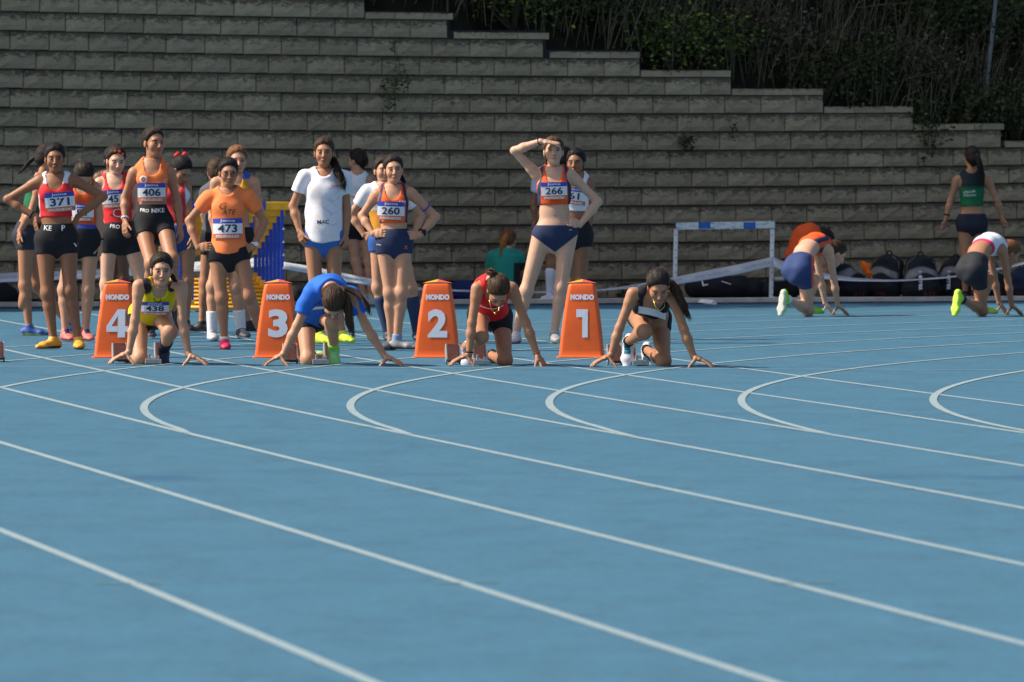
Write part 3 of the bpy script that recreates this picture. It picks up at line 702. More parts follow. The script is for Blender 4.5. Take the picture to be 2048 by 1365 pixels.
        for x, y in V2:
            o = c + rt * x + up * y; o[1] = -1.2; h_ = tree.ray_cast(Vector(o), Vector((0, 1, 0)), 3.0)
            if h_[0] is None: return None
            V.append(np.array(h_[0]) + fw * lift)
        return link('lettering' if outline is None else 'emblem', mesh('lettering', V, Fc), M[mat], parent or p.parts[on[0]])
    def hair(p, col, line=0.0, thick=.015, part=True, h=.0055, loose=0.0):
        k = p.k; c = np.array(HAIR[col]) if isinstance(col, str) else np.array(col); P = [Ell(p.hp(0, -.018, .033), p.HR, np.array([.071 + thick, .092 + thick, .084 + thick]) * k, .02), Cap(p.hp(0, -.06, -.02), p.hp(0, -.05, -.07), (.052 + thick) * k, (.035 + thick * .5) * k, .03)]
        f = solid(P, h); X, Y_, Z = f.grid()
        lx = ((X - p.hd[0]) * p.HR[0][0] + (Y_ - p.hd[1]) * p.HR[0][1] + (Z - p.hd[2]) * p.HR[0][2]) / k
        ly = ((X - p.hd[0]) * p.HR[1][0] + (Y_ - p.hd[1]) * p.HR[1][1] + (Z - p.hd[2]) * p.HR[1][2]) / k
        lz = ((X - p.hd[0]) * p.HR[2][0] + (Y_ - p.hd[1]) * p.HR[2][1] + (Z - p.hd[2]) * p.HR[2][2]) / k
        g = np.interp(ly, [-.1, -.06, -.035, -.012, .012, .03, .052, .075, .1], [-.10, -.10, -.075, -.02, -.012, .014, .058, .090, .105]) + line
        f.v = f.v + (thick * .85 * k * np.clip(1 - (lz - g) / .045, 0, 1) ** 1.3).astype(np.float32)
        f.v = np.maximum(f.v, (g - lz) * k).astype(np.float32)
        f.v += (.0005 * np.sin(lx * 300 + 3 * np.sin(ly * 40)) + .0006 * np.sin(lx * 130 + ly * 22)).astype(np.float32)
        if part: f.v = np.where((np.abs(lx) < .0035) & (ly > .0) & (lz > .05), f.v + .005, f.v).astype(np.float32)
        V, Q = f.mesh(); r = RNG.uniform(.8, 1.25, (len(V), 1)); p.haircol = c
        o = link('hair', mesh('hair', V, Q, True, c * r), M['hair'], p.root); p.parts['hair'] = o
        rg = np.random.default_rng(NP[0]); NP[0] += 1; mb = MB(); cc = []
        R = np.array([.071 + thick, .092 + thick, .084 + thick]); ce = np.array([0, -.018, .033]); kn = np.array([0, -.105, .035])
        for i in range(150):
            a = rg.uniform(-1, 1) * 2.0; st = np.array([math.sin(a), math.cos(a) * .9, .62 - .40 * abs(a) + rg.uniform(0, .75)]); en = (kn - ce) / R + rg.normal(0, .16, 3)
            pts = []
            for t_ in np.linspace(0, 1, 7):
                d = unit(st) * (1 - t_) + unit(en) * t_; d = unit(d); lift_ = .997 + .022 * rg.uniform() * math.sin(math.pi * t_) + (.03 if rg.uniform() < .03 else 0); pts.append(p.hp(*(ce + d * R * lift_)))
            k0 = len(mb.v); r_ = .0022 * rg.uniform(.6, 1.3); mb.tube(pts, [r_ * .4] + [r_] * 5 + [r_ * .6], 4, False); cc += [c * rg.uniform(.5, 2.0)] * (len(mb.v) - k0)
        link('strands', mesh('strands', mb.v, mb.f, True, np.array(cc)), M['hair'], o); return o
    def tail(p, pts, col, r0=.022, n=46, name='ponytail', wave=.006, seed=1, rt=.004, local=True, world=False):
        rg = np.random.default_rng(seed + NP[0] * 13); c0 = np.array(HAIR[col]) if isinstance(col, str) else np.array(col)
        P = np.array([p.hd + np.array(q) * p.k if world else (p.hp(*q) if local else q) for q in pts]); m = 16; ts = np.linspace(0, 1, m); seg = np.linspace(0, 1, len(P))
        # smooth centre line
        cl = np.stack([np.interp(ts, seg, P[:, i]) for i in range(3)], 1)
        for _ in range(3): cl[1:-1] = (cl[:-2] + 2 * cl[1:-1] + cl[2:]) / 4
        Vs, Fs, Cs, nv = [], [], [], 0
        for i in range(n):
            o = rg.normal(0, 1, 3); o /= max(1e-6, np.linalg.norm(o)); o *= rg.uniform(.2, 1) ** .6; ph = rg.uniform(0, 6.28); L = rg.uniform(.75, 1.04)
            prof = r0 * p.k * np.interp(ts, [0, .12, .45, .8, 1], [.35, .85, 1.0, .8, .45]); q = cl.copy()
            if L < 1: q = np.stack([np.interp(ts * L, ts, cl[:, a]) for a in range(3)], 1)
            q = q + o[None] * prof[:, None] + wave * np.stack([np.sin(ts * 11 + ph), np.cos(ts * 9 + ph), np.sin(ts * 7 + ph)], 1) * ts[:, None]
            mb = MB(); mb.tube(q[::1], np.interp(ts, [0, .7, 1], [rt, rt * .95, rt * .25]) * 1.0, 4); Vs.append(np.array(mb.v)); Fs += [[a + nv for a in f] for f in mb.f]; nv += len(mb.v); Cs.append(np.tile(c0 * rg.uniform(.6, 1.7), (len(mb.v), 1)))
        return link(name, mesh(name, np.concatenate(Vs), Fs, True, np.concatenate(Cs)), M['hair'], p.root)
    def ring(p, name, c, ax, r, t, mat, flat=1.0):
        ax = unit(ax); a = unit(np.cross(ax, (0.3, .5, .8))); b = np.cross(ax, a); mb = MB(); n = 20
        mb.tube([c + r * (math.cos(2 * math.pi * i / n) * a + math.sin(2 * math.pi * i / n) * b) for i in range(n + 1)], t, 6); return mb.build(name, mat, p.root, True)
    def watch(p, q, mat, dial=None, t=.1, r=.029):
        e, w_ = p.J['e' + q], p.J['w' + q]; ax = unit(w_ - e); c = w_ - ax * .03; o = p.ring('watch', c, ax, r * p.k, .008, mat)
        if dial is not None:
            d = np.array(dial, float); d = unit(d - ax * (d @ ax)); mb = MB(); mb.tube([c + d * (r * p.k - .002), c + d * (r * p.k + .010)], .018, 14); mb.build('dial', mat, o, False)
        return o

# ---------------------------------------------------------------- the athletes
def loc(p, V):
    sv, fw, tn = p.frame(.5); d = V - p.P; L = np.linalg.norm(p.N - p.P); return (d @ sv) / p.k, (d @ fw) / p.k, (d @ tn) / L
def soft(v, w_): return np.clip(np.asarray(v) / w_ + .5, 0, 1)[:, None]
def blend(c, m, col): return c * (1 - m) + np.array(col, float) * m
def base(V, col): return np.tile(np.array(col, float), (len(V), 1))
NAVY, BLACK, WHITE, RED, ORANGE = (.022, .033, .085), (.013, .014, .018), (.74, .75, .80), (.62, .025, .03), (.78, .105, .022)
def panels(main, side, at_=.085, wd=.026):      # main colour with a curved darker stripe down each side
    def fn(p, V):
        s, f, t = loc(p, V); c = base(V, main); x = np.abs(s) - (at_ + .018 * np.cos((t - .6) * 5)); m = soft(wd / 2 - np.abs(x), .008) * soft(f + .02, .02); return blend(c, m, side)
    return fn
def red_white(p, V):
    s, f, t = loc(p, V); c = base(V, RED); c = blend(c, soft(t - .905, .015), WHITE); return blend(c, soft(np.abs(s) - .128, .01) * soft(.72 - t, .05), WHITE)
def yellow_black(p, V):
    d = np.minimum(np.linalg.norm(V - p.J['sr'] + p.shv * -.035, axis=1), np.linalg.norm(V - p.J['sl'] + p.shv * .035, axis=1)); return blend(base(V, (.74, .60, .01)), soft(.07 - d, .012), BLACK)
def fade(p, V):
    s, f, t = loc(p, V); c = base(V, (.80, .20, .06)); m = soft(.52 - t, .1) * (.5 + .5 * np.sin(t * 180))[:, None]; return blend(c, m * .8, (.33, .10, .34))
def band(col, wcol, hi=.2, wd=.07):
    def fn(p, V): s, f, t = loc(p, V); return blend(base(V, col), soft(t - (hi - wd), .01), wcol)
    return fn
def green_dark(p, V):
    s, f, t = loc(p, V); return blend(base(V, (.012, .13, .055)), soft(t - .72, .06), (.012, .022, .028))
def white_pink(p, V):
    s, f, t = loc(p, V); c = base(V, WHITE); c = blend(c, soft(.028 - (V - p.pt(.46)) @ p.frame(.46)[2], .008), (.75, .03, .14)); return blend(c, soft(np.abs(s) - .115, .015) * soft(.62 - t, .05) * soft(f, .03), (.6, .03, .08))
def side_stripe(main, stripe, x0=.13):
    def fn(p, V): s, f, t = loc(p, V); return blend(base(V, main), soft(np.abs(s) - x0, .01) * soft(f + .02, .02), stripe)
    return fn
def shirt_art(p, V):              # pale shirt with faint coloured line drawings on the chest
    s, f, t = loc(p, V); c = base(V, (.76, .77, .83)); z = t * 6.3; x = s * 12
    m = soft(.1 - np.abs(np.sin(x * 2.3 + 1.7 * np.sin(z * 2.1)) * np.cos(z * 2.7 + 1.3 * np.sin(x * 1.9))), .1) * soft(f, .02) * soft(.11 - np.abs(s - .01), .05) * soft(.35 - np.abs(t - .5), .1)
    hue = soft(s + .01, .08); return blend(c, m * .38, (1, 1, 1)) * (1 - m * .38) + m * .38 * (hue * np.array([.2, .22, .5]) + (1 - hue) * np.array([.7, .4, .3]))
DOWN = np.array([0, 0, -1.0])
def hang(q, fx=0.0): return (q, dict(d=(fx, -.12, -1), n=((1 if q == 'r' else -1) * .9, .35, 0), curl=.38, spread=.06))
def akimbo(q, d, n=None, curl=.3):
    sg = 1 if q == 'r' else -1
    return (q, dict(d=d, n=n if n is not None else (sg * .25, .9, -.25), curl=curl, spread=.14, thumb=(sg * .3, .75, .25)))
def plant(q, sg, fw=-.15, rise=-.42): # hand bridged on the ground: fingers out to the side, thumb in
    return (q, dict(d=(sg, fw, rise), n=(sg * -.3, .1, -1), curl=.12, spread=.30, thumb=(-sg * .62, -.35, -.62), scale=1.12))
G1, G2, G3, G4 = 'athletes waiting behind the start', 'sprinters crouched at their blocks', 'runners warming up by the kerb', 'athletes near the wall'

# --- waiting group behind the start line
p = Person('girl in red crop top with white shoulders, bib 371, hands on hips, orange shoes', 699, 1.64, dict(hd=(110, 318, -.02), nk=(111, 355), sr=(80, 361), sl=(146, 360), er=(15, 399, .05), el=(207, 394, .05), wr=(70, 434, .0), wl=(155, 434, .02),
    hr=(90, 480), hl=(136, 480), kr=(95, 586, -.02), kl=(140, 583, -.02), ar=(107, 678, .02), al=(157, 678, .02)), 'brown', face=4, pitch=5, wt=1.03, group=G1)
p.body([('r', dict(d=(.12, -.25, -1), n=(.85, .3, 0), curl=.25, thumb=(.3, .6, -.6))), ('l', dict(d=(-.3, .2, -1), n=(-.8, .4, 0), curl=.3))], HAIR['black'])
p.top(red_white, low=.36, arm=.074); p.bottom(BLACK, high=.26, leg=.27); p.hair('black', line=-.004)
p.bib('371', 121, 404, .235, .155, tilt=4); p.print_on('KE', 97, 456, hei=.04, on=('shorts',), tilt=-6); p.print_on('P', 128, 456, hei=.045, on=('shorts',), tilt=4)
p.print_on('v', 153, 490, wid=.04, hei=.03, on=('shorts',)); p.print_on('~', 87, 370, wid=.05, hei=.022, on=('crop_top',)); p.print_on('%', 137, 376, wid=.045, hei=.06, on=('crop_top',))
p.shoe('r', (.80, .36, .03), (-.75, -.65, 0), sole=(.16, .06, .06), lace=(.75, .5, .2)); p.shoe('l', (.80, .36, .03), (.1, -1, 0), sole=(.16, .06, .06), lace=(.75, .5, .2)); p.watch('r', M['black'])

p = Person('girl in green top with long dark braid, half hidden behind the girl with bib 371', 671, 1.60, dict(hd=(98, 318), nk=(84, 358), sr=(80, 370, -.14), sl=(72, 370, .14), er=(62, 425, -.16), el=(60, 425, .16), wr=(40, 462, -.14), wl=(62, 468, .1),
    hr=(52, 472, -.085), hl=(52, 470, .085), kr=(50, 572, -.08), kl=(72, 570, .1), ar=(58, 654, -.08), al=(140, 650, .12)), 'tan', face=80, pitch=8, group=G1, fine=False)
p.body([hang('r', -.2)], HAIR['dark']); p.top(green_dark, low=.42); p.bottom((.03, .033, .045), high=.2, leg=.28); p.hair('dark')
p.tail([(0, -.10, .02), (0, -.16, -.04), (-.01, -.20, -.10), (0, -.26, -.17)], 'dark', .017, 30, 'braid', .003)
for q in 'rl': p.shoe(q, (.04, .10, .36), (1, -.15, 0), sole=(.42, .55, .1), lace=(.3, .5, .3))

p = Person('girl in orange and blue top bowing her head, right behind bib 371', 684, 1.58, dict(hd=(168, 352, -.08), nk=(166, 366, .03), sr=(138, 376), sl=(192, 376), er=(134, 425), el=(199, 430), wr=(140, 470, -.02), wl=(199, 486),
    hr=(148, 480), hl=(182, 480), kr=(128, 580), kl=(176, 580), ar=(131, 663), al=(171, 663)), 'fair', face=10, pitch=55, group=G1)
p.body([hang('l', .05), hang('r')], HAIR['dark']); p.top(lambda p, V: blend(base(V, (.72, .10, .02)), soft(.26 - loc(p, V)[2], .01), (.03, .07, .35)), kind='singlet', low=.17); p.bottom(BLACK, high=.2, leg=.33); p.hair('dark'); p.tail([(0, -.09, .03), (-.02, -.13, .03), (-.03, -.15, -.02)], 'auburn', .02, 24)
p.bib('51', 164, 427, .2, .14, on=('singlet',)); p.watch('l', M['black'], (0, -1, 0))
for q in 'rl': p.shoe(q, (.78, .16, .13), (.35, -.95, 0), sole=(.2, .05, .08), tongue=(.03, .03, .1))

p = Person('pale girl in red singlet with bib starting 45 and orange hair clips', 678, 1.63, dict(hd=(232, 322, -.02), nk=(230, 356), sr=(199, 366), sl=(262, 362), er=(186, 418, .1), el=(272, 412, .05), wr=(200, 446, .0), wl=(268, 452, -.02),
    hr=(219, 474), hl=(259, 474), kr=(213, 570), kl=(284, 572, -.02), ar=(212, 657), al=(300, 657)), 'pale', face=14, pitch=14, group=G1, wt=.96)
p.body([akimbo('r', (.95, -.4, -.25)), hang('l')], HAIR['dark']); p.top(RED, kind='singlet', low=.24, arm=.088); p.bottom(BLACK, high=.26, leg=.34); p.hair('dark', line=.006)
p.tail([(0, -.08, .10), (.03, -.12, .10), (.07, -.15, .02), (.08, -.15, -.09)], 'brown', .03, 50); p.bib('45', 228, 398, .2, .15, on=('singlet',)); p.print_on('PRO', 231, 453, hei=.032, on=('shorts',), tilt=-6)
p.print_on('C', 235, 426, wid=.07, hei=.07, on=('singlet',), bold=-.01)
for x, z in ((-.025, .1), (.04, .075), (.012, .098)):
    mb = MB(); c = p.hp(x, .065, z); mb.box(c, (.022, .012, .02), None, .004); mb.build('hair_clip', plain('clip_orange', (.8, .1, .02)), p.root)
for q in 'rl': p.shoe(q, (.05, .05, .06), (.1, -1, 0), sole=(.5, .5, .5))

p = Person('dark-skinned girl in red and white top hidden behind the girl with orange hair clips', 668, 1.60, dict(hd=(226, 322, .05), nk=(222, 352), sr=(197, 356), sl=(254, 354), er=(192, 402), el=(262, 402), wr=(206, 440), wl=(258, 440),
    hr=(206, 462), hl=(242, 462), kr=(218, 560), kl=(246, 560), ar=(222, 648), al=(248, 648)), 'dark', face=10, group=G1, fine=False)
p.body([hang('r'), hang('l')], HAIR['black'], h=.011); p.top((.60, .04, .05), low=.4, h=.011); p.bottom(BLACK, h=.011); p.hair('black')
for q in 'rl': p.shoe(q, (.05, .05, .06), (0, -1, 0))

p = Person('girl in orange crop top fading to purple, bib 406, arms hanging at her sides', 692, 1.66, dict(hd=(307, 286, -.02), nk=(305, 325), sr=(268, 346), sl=(340, 346), er=(250, 396, .05), el=(353, 398, .05), wr=(250, 440, -.04), wl=(360, 452, -.02),
    hr=(284, 450), hl=(328, 448), kr=(303, 528, -.26), kl=(344, 520, -.28), ar=(300, 622, -.02), al=(346, 620, -.02)), 'tan', face=32, pitch=4, group=G1, wt=.92)
p.body([('r', dict(d=(-.02, -.3, -1), n=(.8, .5, 0), curl=.3, spread=.16)), hang('l', .15)], HAIR['dark']); p.top(fade, low=.38, arm=.076); p.bottom(BLACK, high=.33, leg=.3); p.hair('dark', line=.01)
p.tail([(0, -.1, .03), (-.02, -.13, .02), (-.01, -.13, -.02)], 'dark', .026, 36, 'bun', .01); p.bib('406', 304, 385, .225, .15)
p.print_on('PRO', 290, 421, hei=.028, on=('shorts',), tilt=-6); p.print_on('NIKE', 317, 421, hei=.034, on=('shorts',), tilt=3); p.print_on('O', 288, 359, wid=.065, hei=.065, on=('crop_top',), bold=.03); p.print_on('Z', 331, 362, wid=.04, hei=.025, on=('crop_top',), shear=.4)
p.ring('wristband', p.J['wr'] * .92 + p.J['er'] * .08, p.J['wr'] - p.J['er'], .027, .007, M['ink_white'])
for q in 'rl': p.shoe(q, (.05, .05, .06), (.1, -.55, -.8), up=(0, -.8, .55), sole=(.5, .5, .5))

p = Person('girl with red hair bow looking down, standing behind the girl with bib 406', 665, 1.56, dict(hd=(362, 340, -.08), nk=(350, 362), sr=(328, 374), sl=(372, 372), er=(326, 424), el=(379, 425, -.05), wr=(330, 462), wl=(386, 470, -.1),
    hr=(338, 472), hl=(376, 472), kr=(342, 566), kl=(375, 562), ar=(346, 645), al=(372, 645)), 'tan', face=50, pitch=45, group=G1)
p.body([hang('l'), hang('r')], HAIR['black']); p.top(side_stripe((.6, .04, .05), WHITE, .09), kind='singlet', low=.25); p.bottom((.03, .06, .22), high=.2, leg=.3); p.hair('black')
mb = MB(); c = p.hp(0, -.085, .085)
for sg in (-1, 1): mb.tube([c, c + np.array([sg * .03, 0, .022]), c + np.array([sg * .058, -.01, .004])], [.008, .024, .008], 8); mb.tube([c, c + np.array([sg * .02, -.01, -.03])], [.008, .012], 6)
mb.build('hair_bow', plain('bow_red', (.75, .02, .02)), p.root, True)
for q in 'rl': p.shoe(q, (.02, .02, .024), (.3, -.95, 0), sole=(.25, .25, .25))

p = Person('girl with glasses in loose neon orange T-shirt, bib 473, hands on hips', 699, 1.56, dict(hd=(457, 346, -.03), nk=(456, 383), sr=(419, 394), sl=(496, 394), er=(378, 442, .06), el=(529, 444, .06), wr=(396, 496, -.02), wl=(506, 496, -.02),
    hr=(433, 508), hl=(481, 508), kr=(443, 596, -.03), kl=(498, 592, -.03), ar=(449, 680, .02), al=(526, 676, .10)), 'tan', face=8, pitch=10, roll=0, group=G1, wt=.93)
p.body([akimbo('r', (1, -.3, .12)), akimbo('l', (-1, -.3, -.1))], HAIR['black']); p.top((.93, .24, .075), kind='tee', low=.0, sleeve=.52, flare=.138, loose=.011); p.bottom(BLACK, high=.2, leg=.17, off=.010); p.hair('black', line=-.002)
p.tail([(0, -.1, .0), (.04, -.11, -.05), (.05, -.1, -.10)], 'dark', .02, 24); p.bib('473', 456, 457, .235, .16, on=('t_shirt',))
p.print_on('ATE', 459, 424, hei=.04, on=('t_shirt',), mat='ink_black', shear=.3, bold=-.004); p.print_on('G', 447, 412, wid=.06, hei=.05, on=('t_shirt',), mat='ink_black', bold=-.02, shear=.2); p.watch('l', M['white'], (.4, -1, 0))
mb = MB()
for sg in (-1, 1): mb.tube([p.hp(sg * .031 + .021 * math.cos(a), .101, .004 + .016 * math.sin(a)) for a in np.linspace(0, 6.283, 16)], .0017, 5); mb.tube([p.hp(sg * .052, .1, .008), p.hp(sg * .074, .0, .006)], .0016, 5)
mb.tube([p.hp(-.01, .103, .008), p.hp(.01, .103, .008)], .0016, 5); mb.build('glasses', M['black'], p.root, True)
p.shoe('r', (.72, .03, .11), (.1, -1, 0), sole=(.5, .05, .1), sock=(.75, .72, .72), sock_h=.03); p.shoe('l', (.72, .03, .11), (.3, -1, 0), sole=(.5, .05, .1))

p = Person('red-haired girl in yellow and blue singlet with white socks, behind the neon orange T-shirt', 682, 1.66, dict(hd=(474, 322, .0), nk=(470, 352), sr=(432, 366), sl=(508, 366), er=(424, 420, .05), el=(520, 424, .05), wr=(430, 468), wl=(512, 470),
    hr=(449, 480), hl=(490, 480), kr=(426, 574), kl=(472, 574), ar=(424, 662), al=(482, 658, .05)), 'fair', face=12, pitch=5, group=G1)
p.body([hang('r'), hang('l')], HAIR['auburn']); p.top(lambda p, V: blend(base(V, (.62, .30, .02)), soft(loc(p, V)[2] - .95, .02), (.03, .1, .45)), low=.45, arm=.088); p.bottom(BLACK, leg=.3); p.hair('auburn', line=.004)
p.shoe('r', (.55, .55, .58), (.1, -1, 0), sole=(.6, .6, .6), lace=(.03, .03, .04), sock=(.76, .76, .80), sock_h=.16); p.shoe('l', (.05, .05, .06), (.35, -.95, 0), sole=(.55, .55, .55), lace=(.6, .6, .6), sock=(.76, .76, .80), sock_h=.16)

p = Person('girl with dark ponytail and black shoes, hidden behind the red-haired girl', 664, 1.55, dict(hd=(432, 345, .05), nk=(436, 372), sr=(462, 384), sl=(412, 384), er=(466, 430), el=(408, 430), wr=(460, 470), wl=(420, 470),
    hr=(456, 480), hl=(420, 480), kr=(470, 566), kl=(410, 566), ar=(497, 646), al=(404, 646)), 'tan', face=190, group=G1, fine=False)
p.body([], HAIR['dark'], h=.011); p.top((.1, .1, .12), kind='tee', low=.1, h=.011); p.bottom(BLACK, h=.011); p.hair('brown'); p.tail([(0, -.1, .04), (.0, -.14, .0), (.0, -.13, -.12)], 'brown', .028, 36)
for q in 'rl': p.shoe(q, (.02, .02, .024), (-.9 if q == 'l' else .9, .3, 0), sole=(.05, .05, .05))

p = Person('girl in loose white printed T-shirt and blue shorts with long side ponytail', 688, 1.665, dict(hd=(648, 306, -.02), nk=(649, 346), sr=(610, 355), sl=(689, 355), er=(586, 412, .03), el=(694, 418, .03), wr=(599, 462, -.04), wl=(692, 466, -.02),
    hr=(625, 476), hl=(669, 476), kr=(632, 585, -.02), kl=(668, 583, -.02), ar=(640, 668), al=(684, 666)), 'tan', face=0, pitch=2, group=G1, wt=.92)
p.body([('r', dict(d=(.25, -.25, -1), n=(.8, .5, .1), curl=.6, spread=.06)), hang('l')], HAIR['brown']); p.top(shirt_art, kind='tee', low=-.085, sleeve=.52, loose=.014, flare=.155); p.bottom((.05, .16, .52), high=.2, leg=.15, off=.011); p.hair('brown', line=-.003)
p.tail([(.04, -.08, -.01), (.085, -.03, -.09), (.115, .05, -.15), (.15, .105, -.22), (.155, .125, -.29)], 'dark', .036, 100, wave=.014); p.print_on('MAC', 647, 444, hei=.034, on=('t_shirt',), mat='ink_navy');
p.print_on('RAM', 671, 372, hei=.02, on=('t_shirt',), mat='ink_red')
for q in 'rl': p.shoe(q, (.55, .75, .03), (.55, -.8, 0), sole=(.5, .6, .1), lace=(.7, .8, .2))

p = Person('girl seen from behind in white racerback top and black shorts, by the wall', 609.3, 1.54, dict(hd=(714, 322, .02), nk=(716, 350), sr=(738, 362), sl=(692, 360), er=(742, 402), el=(688, 402), wr=(738, 440), wl=(690, 440),
    hr=(730, 452), hl=(702, 452), kr=(738, 525), kl=(712, 525), ar=(742, 594), al=(728, 594)), 'fair', face=235, pitch=12, group=G4)
p.body([hang('r'), hang('l')], HAIR['dark']); p.top(lambda p, V: blend(base(V, WHITE), soft(.36 - loc(p, V)[2], .01), (.5, .02, .05)), kind='singlet', low=.30, arm=.09); p.bottom(BLACK, leg=.36); p.hair('dark'); p.tail([(0, -.1, .03), (.02, -.14, .0), (.03, -.13, -.09)], 'dark', .03, 40)
p.print_on('~', 706, 394, wid=.1, hei=.03, on=('singlet',), mat='ink_red')
for q in 'rl': p.shoe(q, (.32, .34, .33), (.2, -.6, 0), sole=(.2, .45, .3))

p = Person('girl in white T-shirt under yellow vest with navy knee socks, behind bib 260', 685, 1.53, dict(hd=(766, 342, .02), nk=(770, 372), sr=(736, 384), sl=(806, 384), er=(702, 428, .05), el=(842, 432, .05), wr=(728, 470), wl=(826, 474),
    hr=(757, 484), hl=(797, 484), kr=(756, 576), kl=(822, 576), ar=(776, 665), al=(834, 664, .06)), 'fair', face=18, group=G1)
p.body([akimbo('r', (.9, -.3, -.35)), akimbo('l', (-1, -.3, -.2))], HAIR['dark']); p.top(lambda p, V: blend(base(V, (.72, .73, .78)), soft(.58 - loc(p, V)[2], .03) * soft(.16 - np.abs(loc(p, V)[0]), .02), (.58, .26, .02)), kind='tee', low=.12, sleeve=.6); p.bottom((.03, .1, .36), leg=.22, off=.012); p.hair('dark')
for q in 'rl': p.shoe(q, (.03, .035, .06), (.15, -1, 0), sole=(.1, .1, .05), sock=(.022, .045, .11), sock_h=.30)

p = Person('girl in orange crop top with navy sides, bib 260, hands on hips, dark watch', 702, 1.55, dict(hd=(787, 340, -.02), nk=(786, 376), sr=(754, 389), sl=(821, 386), er=(724, 432, .06), el=(872, 434, .06), wr=(746, 468, -.04), wl=(840, 470, -.02),
    hr=(768, 488), hl=(808, 488), kr=(780, 586, -.02), kl=(803, 586, -.04), ar=(783, 682, .06), al=(794, 680, .0)), 'fair', face=6, pitch=3, roll=4, wt=.92, group=G1)
p.body([akimbo('r', (.95, -.45, .1)), akimbo('l', (-1, -.35, -.05))], HAIR['dark']); p.top(panels((.76, .13, .03), NAVY, .100, .026), low=.37, arm=.074); p.bottom(NAVY, high=.27, leg=.20); p.hair('dark', line=.002)
p.tail([(.05, -.06, -.02), (.07, -.07, -.08), (.10, -.06, -.12)], 'dark', .02, 36); p.bib('260', 782, 422, .215, .145, tilt=-3); p.print_on('LH', 805, 404, hei=.03, tilt=-10, on=('crop_top',)); p.print_on('X', 812, 495, hei=.03, on=('shorts',), mat='ink_red'); p.print_on('JOMA', 758, 490, hei=.014, on=('shorts',), tilt=-12)
p.watch('l', M['black'], (.5, -1, .2), r=.032); p.ring('arm_band', p.J['el'] * .62 + p.J['sl'] * .38, p.J['el'] - p.J['sl'], .039, .006, M['ink_blue'])
p.shoe('r', (.1, .1, .11), (-.5, -.8, 0), sole=(.12, .12, .12)); p.shoe('l', (.24, .24, .25), (.93, -.35, 0), sole=(.1, .1, .1), lace=(.6, .6, .62), sock=(.2, .33, .52), sock_h=.045)

p = Person('pale girl in orange top and navy briefs, bib 266, shading her eyes', 687, 1.68, dict(hd=(1107, 304, -.02), nk=(1108, 341), sr=(1074, 350), sl=(1141, 350), er=(1029, 302, -.04), el=(1196, 404, .05), wr=(1081, 283, -.13), wl=(1160, 450, -.03),
    hr=(1084, 472), hl=(1135, 470), kr=(1053, 582, -.02), kl=(1122, 576, -.02), ar=(1032, 668), al=(1109, 666)), 'pale', face=2, pitch=-4, wt=1.03, group=G1)
p.body([('r', dict(d=(1, -.06, -.12), n=(-.1, .25, -1), curl=.03, spread=.08, thumb=(.8, .45, -.1))), akimbo('l', (-.9, -.45, .3), curl=.4)], HAIR['brown'], paint=lambda p, V, c: blend(c, soft(.008 - np.linalg.norm(V - p.pt(.30, .004, .085), axis=1), .01) * .7, p.col * .35))
p.top(panels((.80, .10, .022), NAVY, .106, .028), low=.47, arm=.078); p.bottom(NAVY, 'briefs', high=.16, leg=.045, off=.006); p.hair('chestnut', line=.004); p.tail([(-.05, -.08, -.03), (-.06, -.07, -.09)], 'chestnut', .018, 20)
p.bib('266', 1108, 382, .212, .142, tilt=1); p.print_on('LH', 1074, 459, hei=.035, on=('briefs',), mat='ink_red'); p.print_on('joma', 1141, 460, hei=.012, on=('briefs',), tilt=10)
p.ring('hair_tie', p.J['wr'] * .95 + p.J['er'] * .05, p.J['wr'] - p.J['er'], .027, .004, M['black'])
p.shoe('r', (.6, .58, .58), (-.3, -.9, 0), sole=(.5, .12, .12)); p.shoe('l', (.3, .3, .31), (.15, -1, 0), sole=(.5, .6, .2), sock=(.5, .5, .5), sock_h=.02)

p = Person('girl in white and red top, bib ending 61, behind bib 266', 680, 1.56, dict(hd=(1152, 326, .0), nk=(1152, 352), sr=(1122, 368), sl=(1178, 368), er=(1120, 420), el=(1181, 424), wr=(1126, 462), wl=(1174, 466),
    hr=(1134, 474), hl=(1166, 474), kr=(1140, 566), kl=(1160, 566), ar=(1142, 656), al=(1162, 656)), 'brown', face=-12, pitch=4, group=G1)
p.body([hang('l'), hang('r')], HAIR['black']); p.top(side_stripe(WHITE, (.55, .02, .05), .115), low=.42); p.bottom(BLACK, high=.27, leg=.2); p.hair('black'); p.bib('61', 1148, 392, .2, .14, tilt=-6); p.print_on('E PRO', 1160, 428, hei=.03, on=('shorts',))
for q in 'rl': p.shoe(q, (.05, .05, .06), (0, -1, 0))

p = Person('girl in pale T-shirt and long white socks by the wall behind bib 266', 606, 1.52, dict(hd=(1132, 318), nk=(1118, 350), sr=(1146, 366), sl=(1076, 364), er=(1148, 406), el=(1067, 408), wr=(1140, 440), wl=(1070, 442),
    hr=(1124, 455), hl=(1092, 455), kr=(1120, 528), kl=(1102, 528), ar=(1116, 588), al=(1100, 588)), 'brown', face=150, group=G4, fine=False)
p.body([hang('l')], HAIR['dark'], h=.010); p.top((.52, .56, .76), kind='tee', low=.1, h=.01); p.bottom((.55, .58, .7), h=.01); p.hair('dark')
for q in 'rl': p.shoe(q, (.66, .66, .72), (-.5, -.7, 0), sole=(.6, .6, .6), sock=(.68, .70, .80), sock_h=.29)

